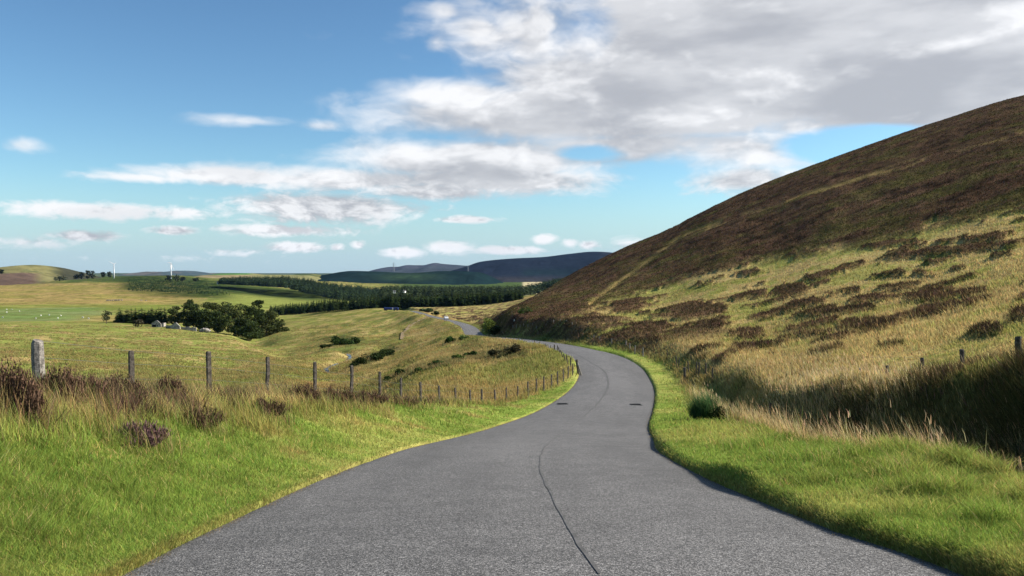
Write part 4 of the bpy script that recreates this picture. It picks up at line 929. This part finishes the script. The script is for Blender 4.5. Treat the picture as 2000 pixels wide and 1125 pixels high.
M['track'] = mat('bare_track', (.21, .155, .085), scales=((1, .4), (6, .3)))
ribbon('farm_track', tpts, .9, M['track'], .07)

# ------------------------------------------------------------------ ruins
def gable_wall(q, w_, eave, peak, th_, notch=False):
    if notch: vs = [(-w_, 0), (w_ * .95, 0), (w_ * .9, eave * .8), (w_ * .45, eave + (peak - eave) * .5), (w_ * .12, peak), (-w_ * .1, peak * .97), (-w_ * .5, eave + (peak - eave) * .42), (-w_, eave)]
    else: vs = [(-w_, 0), (w_, 0), (w_, eave), (0.08 * w_, peak), (-.08 * w_, peak), (-w_, eave)]
    n = len(vs); V = [(x, -th_ / 2, z) for x, z in vs] + [(x, th_ / 2, z) for x, z in vs]
    q.add(V, [tuple(range(n)), tuple(range(2 * n - 1, n - 1, -1))] + [(i, i + n, (i + 1) % n + n, (i + 1) % n) for i in range(n)])
def ruin_at(px, py, d, label, cat='ruin', name='ruined_cottage', rz=0):
    return empty(name, at(px, d, py + 1), rz, label, cat)
D_R = 440; u = D_R / F
e = ruin_at(306, 638, D_R, 'roofless stone cottage with pointed gable and wide dark opening, left of the ruins', rz=.15)
q = MB(); gable_wall(q, 9 * u, 8 * u, 13.5 * u, .7, True); q.build('gable', M['stone'], e)
q = MB(); q.box(-8 * u, -1 * u, -.45, -.36, .5 * u, 5 * u); q.build('opening', M['dark'], e)
q = MB(); q.box(1.2 * u, 2.8 * u, -.45, -.36, 1.2 * u, 4.2 * u); q.build('doorway', M['dark'], e)
q = MB(); q.box(-.8 * u, .8 * u, -.45, -.36, 7.2 * u, 8.4 * u); q.build('window', M['dark'], e)
q = MB(); q.box(8.4 * u, 9 * u, .36, 9, 0, 7 * u, (1, .95)); q.box(9.02 * u, 13 * u, .36, 1.1, 0, 8 * u, (.8, .9)); q.build('side_wall', M['stone'], e)
e = ruin_at(343, 642, D_R - 6, 'tall pointed stone gable standing alone in the middle of the ruins', name='ruined_gable', rz=-.1)
q = MB(); gable_wall(q, 10 * u, 7 * u, 13 * u, .7, True); q.build('gable', M['stone'], e)
q = MB(); q.box(-20 * u, -10.2 * u, -.2, .5, 0, 6.5 * u, (.9, .9)); q.build('side_wall', M['stone'], e)
q = MB(); q.box(-19 * u, -9.5 * u, -.5, -.36, .2, 3 * u); q.build('opening', M['dark'], e)
e = ruin_at(366, 643.5, D_R - 3, 'low broken stone wall running right from the pointed gable', 'wall', 'ruined_wall', .05)
q = MB()
for i in range(7): q.box((-11 + i * 4) * u, (-7.1 + i * 4) * u, -.4, .4 + .01 * i, -1, (4.6 + rng.random() * 1.6) * u, (.95, .8))
q.build('masonry', M['stone'], e)
e = ruin_at(401, 645, D_R - 8, 'pale heap of tumbled stone at the right end of the ruins', 'rubble heap', 'stone_heap')
q = MB(); q.ball((0, 0, 0), (9 * u, 2, 5.5 * u), 10, 6)
for i in range(26): x = rng.uniform(-9, 11); q.ball((x * u, rng.uniform(-2, 0), max(0, (5 - abs(x) * .4)) * u * rng.random()), rng.uniform(.3, .7), 5, 4)
q.build('stones', M['stone'], e)
# boulders on the tan field
for i, (x, y) in enumerate([(209,573),(213,572),(216,574),(220,572.5),(211,577),(224,579),(229,580),(233,579),(238,580),(227,582),(275,578),(285,577),(277,580)]):
    d = 1350; p = at(x, d, y); q = MB()
    q.ball((0, 0, .3), (rng.uniform(1.0, 2.0), rng.uniform(.9, 1.4), rng.uniform(.9, 1.5)), 7, 5); o = q.build('boulder', M['rock']); o.location = (p[0], p[1], float(height(np.array([p[0]]), np.array([p[1]]))[0]))
    lab = 'grey boulder among the scattered stones on the tan hillside field' if i < 10 else 'pale boulder at the foot of the gorse slope'
    tag(o, lab, 'boulder', 'boulders on the tan field' if i < 10 else 'boulders below the gorse slope')

# ------------------------------------------------------------------ turbines, pylons
def turbine(px, base_py, hub_py, d, blades_px, yaw, label):
    e = empty('wind_turbine', at(px, d, base_py), yaw, label, 'wind turbine', 'wind turbines on the skyline'); u = d / F; H = (base_py - hub_py) * u
    q = MB(); q.tube([(0, 0, -3), (0, 0, H)], [1.55 * u * .9, .75 * u], 12); q.build('tower', M['white'], e, True)
    q = MB(); q.tube([(0, 3 * u * .6, H + .3 * u), (0, -1.6 * u, H + .3 * u)], [.9 * u, .7 * u], 8); q.build('nacelle', M['white'], e, True)
    q = MB(); q.tube([(0, -1.5 * u, H + .3 * u), (0, -2.6 * u, H + .3 * u)], [.8 * u, .25 * u], 8); hub = q.build('hub', M['white'], e, True)
    for ang, ln in blades_px:
        a = R(ang); dx, dz = math.sin(a), math.cos(a); L = ln * u; q = MB(); w0 = 1.0 * u
        V = []
        for s_, wd_ in ((.02, .5), (.18, 1.0), (.55, .7), (1.0, .18)):
            c = Vector((dx * L * s_, -2.1 * u, H + .3 * u + dz * L * s_)); n_ = Vector((dz, 0, -dx))
            for yy_ in (-.15 * u, .15 * u): V += [c + n_ * w0 * wd_ + Vector((0, yy_, 0)), c - n_ * w0 * wd_ * .6 + Vector((0, yy_, 0))]
        Fq = []
        for k in range(3): b = 4 * k; Fq += [(b, b + 1, b + 5, b + 4), (b + 3, b + 2, b + 6, b + 7), (b + 1, b + 3, b + 7, b + 5), (b + 2, b, b + 4, b + 6)]
        Fq.append((12, 13, 15, 14)); q.add(V, Fq); q.build('blade', M['white'], e)
    return e
turbine(222.5, 542, 516, 2900, ((-62, 11), (178, 12), (58, 5)), .5, 'white wind turbine left of the two, its blade tilted up to the left')
turbine(334, 545, 514, 2700, ((-82, 8), (158, 15), (186, 13)), .45, 'white wind turbine right of the two, rising behind a dark copse')
def pylon(px, base, top, d, label):
    e = empty('electricity_pylon', at(px, d, base), 0, label, 'pylon', 'electricity pylons'); u = d / F; H = (base - top) * u; w_ = 1.6 * u
    q = MB()
    for sx_, sy_ in ((-1, -1), (1, -1), (1, 1), (-1, 1)): q.tube([(sx_ * w_, sy_ * w_, -1), (sx_ * w_ * .25, sy_ * w_ * .25, H * .7), (0, 0, H)], .16 * u, 4)
    for k in range(6):
        z0, z1 = H * k / 7, H * (k + 1) / 7; a0, a1 = w_ * (1 - .75 * z0 / H / .7) if z0 < H * .7 else w_ * .2, w_ * (1 - .75 * z1 / H / .7) if z1 < H * .7 else w_ * .2
        q.tube([(-a0, -a0, z0), (a1, -a1, z1)], .09 * u, 4); q.tube([(a0, -a0, z0), (-a1, -a1, z1)], .09 * u, 4)
    q.build('lattice_tower', M['steel'], e)
    for z, wd in ((.62, 3.6), (.74, 4.6), (.87, 3.4)):
        q = MB(); q.tube([(-wd * u, 0, H * z), (0, 0, H * (z + .03)), (wd * u, 0, H * z)], .15 * u, 4); q.build('crossarm', M['steel'], e)
pylon(769, 530, 512, 4250, 'electricity pylon standing clear against the sky left of the blue hill')
pylon(914, 529.5, 517, 4300, 'electricity pylon in the dip where the big dark hill begins')

# ------------------------------------------------------------------ vehicles and houses
def car(px, d, label):
    X = float(road_x(np.array(float(d)))) + 1.0; s0 = float(np.interp(d, _ry, _rs)); e = empty('car', (X, d, float(road_z(np.array(X), np.array(float(d))))), -math.atan(s0), label, 'car')
    prof = [(-2.1, .3), (-2.15, .75), (-1.9, .95), (-1.05, 1.05), (-.45, 1.48), (1.2, 1.52), (1.95, 1.05), (2.1, .95), (2.12, .3)]; n = len(prof)
    q = MB(); V = []
    for sx_ in (-1, 1):
        for (y, z) in prof: V.append((sx_ * (.88 if z < 1.1 else .70), y, z))
    q.add(V, [tuple(range(n))[::-1], tuple(range(n, 2 * n))] + [(i, (i + 1) % n, (i + 1) % n + n, i + n) for i in range(n)]); q.build('body', M['white'], e, bevel=.05)
    q = MB(); q.add([(-.66, -.98, 1.10), (.66, -.98, 1.10), (.6, -.52, 1.45), (-.6, -.52, 1.45)], [(0, 1, 2, 3)]); q.build('windscreen', M['glass'], e)
    for s_ in (-1, 1):
        q = MB(); q.add([(s_ * .885, -.8, 1.02), (s_ * .885, 1.5, 1.02), (s_ * .74, 1.1, 1.42), (s_ * .74, -.4, 1.42)], [(0, 1, 2, 3)]); q.build('side_window', M['glass'], e)
        q = MB(); q.box(s_ * .78 - .14, s_ * .78 + .14, -2.2, -2.1, .66, .84); q.build('headlight', M['lamp'], e, bevel=.02)
        for y in (-1.35, 1.35): q = MB(); q.tube([(s_ * .72, y, .32), (s_ * .93, y, .32)], .32, 12); q.build('wheel', M['rubber'], e)
    return e
car(870, 388, 'small white car driving towards us on the distant stretch of road')
def lorry(px, d, py, label):
    e = empty('lorry', at(px, d, py), 0, label, 'lorry'); u = d / F
    x0, x1 = -13.5 * u, 15 * u; h = 6.2 * u
    q = MB(); q.box(x0, 2.4 * u, -1.2, 1.2, 1.0, h); q.build('trailer', M['blue'], e, bevel=.08)
    q = MB(); q.box(x0 - .1, 2.4 * u + .1, -1.15, 1.15, .6, 1.0); q.box(4.4 * u, x1, -1.1, 1.1, .5, .95); q.build('chassis', M['iron'], e)
    q = MB(); q.box(5.2 * u, x1 - .2, -1.2, 1.2, .98, h * .98, (.95, .95)); q.build('cab', M['blue'], e, bevel=.12)
    q = MB(); q.box(2.6 * u, 5 * u, -.9, .9, 1.0, h * .9); q.build('wind_deflector', M['white'], e, bevel=.08)
    q = MB(); q.box(9 * u, x1 - .8, -1.225, -1.19, h * .55, h * .85); q.build('side_window', M['glass'], e)
    for x in (-11, -8.2, 7, 12.5): q = MB(); q.tube([(x * u, -1.22, .5), (x * u, -.8, .5)], .5, 12); q.build('wheel', M['rubber'], e)
lorry(763.5, 640, 606.8, 'low blue lorry with a dark trailer parked at the top of the striped field')
def house(px, d, py, w_, h, label, name='farmhouse', rz=.3):
    e = empty(name, at(px, d, py), rz, label, 'house'); q = MB(); q.box(-w_, w_, -3, 3, -1, h); q.build('wall', M['white_wall'], e)
    q = MB(); q.add([(-w_ - .3, -3.3, h + .01), (w_ + .3, -3.3, h + .01), (w_ + .3, 3.3, h + .01), (-w_ - .3, 3.3, h + .01), (-w_ - .3, 0, h * 1.7), (w_ + .3, 0, h * 1.7)], [(3, 2, 1, 0), (0, 1, 5, 4), (2, 3, 4, 5), (1, 2, 5), (3, 0, 4)]); r_ = q.build('roof', M['slate'], e)
    for s_ in (-1, 1): q = MB(); q.box(s_ * w_ * .9 - .4, s_ * w_ * .9 + .4, -.4, .4, h * 1.45, h * 2.0); q.build('chimney', M['stone'], r_)
    for x in (-.5, .5): q = MB(); q.box(w_ * x - .5, w_ * x + .5, -3.05, -3.002, h * .4, h * .75); q.build('window', M['glass'], e)
    q = MB(); q.box(-.5, .5, -3.06, -3.002, 0, 2); q.build('door', M['dark'], e)
house(427, 2250, 554, 4.5, 4, 'small white farmhouse at the edge of the conifer wood below the tan field')
house(770, 1250, 571.5, 1.7, 1.9, 'left white house half hidden in the valley wood', 'cottage')
house(790, 1270, 570.5, 1.5, 1.8, 'right white house half hidden in the valley wood', 'cottage', -.2)

# ------------------------------------------------------------------ sheep
def sheep():
    e = empty('sheep', (0, 0, 0), 0, 'x', 'sheep', 'sheep on the pale green pasture')
    q = MB(); q.ball((0, 0, .72), (.55, .30, .30), 12, 8); q.ball((.5, 0, .82), (.2, .16, .2), 8, 6)
    for sx_ in (-.33, .33):
        for sy_ in (-.15, .15): q.tube([(sx_, sy_, .6), (sx_ + .02, sy_, .3), (sx_, sy_, 0)], [.08, .05, .04], 6)
    kid(e, q.build('body', M['wool'], e, True)); q = MB(); q.ball((.72, 0, .80), (.17, .09, .11), 8, 6)
    for s_ in (-1, 1): q.ball((.64, s_ * .12, .88), (.04, .08, .03), 6, 4)
    kid(e, q.build('head', M['face'], e, True)); return e
s0_ = sheep(); first = True
for i, (x, y) in enumerate([(13,606),(23,606),(13,612),(38,609.5),(5,621),(70,623),(80,618),(96,617),(119,618),(113,623),(162,622),(173,624)]):
    d = dep(x, y, 455, 1200); loc = at(x, d); o = s0_ if i == 0 else copy_tree(s0_)
    o.location = loc; o.rotation_euler = (0, 0, rng.random() * 6.28); o.scale = (1.2,) * 3
    o['label'] = 'small white sheep grazing on the pale green pasture at the far left'

# ------------------------------------------------------------------ heather bushes on the near left bank
def heath_bush(px, d, W, H, n, label, purple, seed):
    rn = np.random.default_rng(seed); b = Vector(at(px, d)); e = empty('heather_bush', b, 0, label, 'heather bush', 'heather bushes on the near left bank')
    a = rn.random(n) * 6.28; q = rn.random(n)**.5; x = np.cos(a) * q * W * .55; y = np.sin(a) * q * W * .4
    lob = .75 + .3 * np.sin(a * 3 + seed) + .2 * np.sin(a * 5 + seed * 2); x = x * lob; y = y * lob; hh = H * (1 - .6 * q**2) * (.45 + .75 * rn.random(n)**.7) * (.8 + .3 * np.sin(a * 4 + seed)); base = np.stack([x, y, -.04 + 0 * x], -1)
    tip = np.stack([x * 1.7 + rn.normal(size=n) * .03, y * 1.7 + rn.normal(size=n) * .03, hh], -1)
    k = 9; V = []; Cc = []
    cb = np.array((.05, .045, .028)); ct_ = np.array((.155, .09, .09)) if purple else np.array((.125, .075, .05))
    for j in range(k):       # short needles up each sprig
        f = .25 + .75 * j / (k - 1); p = base + (tip - base) * f; an = rn.random(n) * 6.28; s_ = .010 + .008 * rn.random(n)
        dv = np.stack([np.cos(an) * s_, np.sin(an) * s_, 0 * s_], -1); upv = np.stack([0 * s_, 0 * s_, s_ * 2.6], -1)
        V.append(np.stack([p - dv * .5, p + dv * .5, p + upv + dv * .3], 1)); c = (cb * (1 - f) + ct_ * f)[None] * (1 + .45 * rn.normal(size=(n, 1))).clip(.3, 2.4); Cc.append(np.repeat(c, 3, 0))
    V = np.concatenate([v.reshape(-1, 3) for v in V]); Cc = np.concatenate(Cc)
    mesh_np('sprigs', V, np.arange(len(V)).reshape(-1, 3), Cc.clip(.005, .5), M['heather'], False, e)
    q_ = MB()
    for i in range(7): an = i * .9; q_.tube([(0, 0, -.05), (math.cos(an) * W * .3, math.sin(an) * W * .2, H * .55)], [.012, .005], 4)
    q_.build('stem', M['bark'], e)
HB = [(14,8.3,.50,.46,4200,'large dark heather bush cut off by the left edge of the picture',False),(112,9.5,.50,.40,3600,'broad brown heather bush just below the nearest thick fence post',False),
 (262,9.0,.42,.22,1700,'purple flowering heather bush lowest on the verge, below the second fence post',True),(380,11.4,.42,.27,1500,'dark heather bush with purple top standing below the third fence post',False),
 (513,14.4,.46,.32,1500,'rounded dark heather bush hanging over the verge below the fourth post',False),(225,11.4,.50,.36,2400,'low brown heather mound at the foot of the second fence post',False),(170,10.4,.36,.34,2000,'ragged brown heather clump between the first and second fence posts',False),(330,13.2,.45,.36,2000,'dark heather clump between the second and third fence posts',False),(590,18.2,.6,.38,2200,'reddish brown heather mound left of the fifth fence post',False),
 (650,20.2,.7,.40,2400,'reddish brown heather mound between the fifth and sixth fence posts',False),(712,22.6,.7,.36,2000,'reddish brown heather mound below the sixth and seventh fence posts',False),(775,25.6,.7,.32,1600,'last low heather mound along the fence, before the green verge',False)]
for i, (x, d, W, H, n, lab, pu) in enumerate(HB): heath_bush(x, d, W, H, int(n * .75), lab, pu, 700 + i)
_P = []
for (x, d, W, H, n, lab, pu) in HB:
    k = 420; a_ = rng.random(k) * 6.28; q_ = rng.random(k)**.5 * W * 1.25; b_ = at(x, d); X = b_[0] + np.cos(a_) * q_; Y = b_[1] + np.sin(a_) * q_; _P.append(np.stack([X, Y, height(X, Y)], -1))
_P = np.concatenate(_P); _c = cvar(np.tile(STRAW * .85, (len(_P), 1)), .3); _g = rng.random(len(_P)) < .5; _c[_g] = cvar(np.tile(C(.20, .24, .06), (int(_g.sum()), 1)), .3)
blades('bank_grass_tufts', _P, .22 + .30 * rng.random(len(_P)), np.maximum(.004, PXW * np.hypot(_P[:, 0], _P[:, 1]) * .45), _c * .7, _c * 1.15, M['blade'], .6, 2, (-.22, .05), label='tall pale grass growing through and around the heather bushes of the left bank', cat='grass')

# ------------------------------------------------------------------ air
hz = bpy.data.meshes.new('haze'); q = MB(); q.box(-16500, 16500, -300, 17500, -330, 420)
ho = q.build('haze', None or bpy.data.materials.new('haze'), None); tag(ho, kind='stuff')
hm = ho.data.materials[0]; hm.use_nodes = True; t = NT(hm.node_tree); t.n.clear()
pv = t.new('ShaderNodeVolumePrincipled'); pv.inputs['Color'].default_value = (.36, .60, 1, 1); pv.inputs['Density'].default_value = 1.0e-5; pv.inputs['Anisotropy'].default_value = .2
o_ = t.new('ShaderNodeOutputMaterial'); t.l.new(pv.outputs[0], o_.inputs['Volume'])
print('faces', sum(len(o.data.polygons) for o in sc.objects if o.type == 'MESH'), 'objects', len(sc.objects))
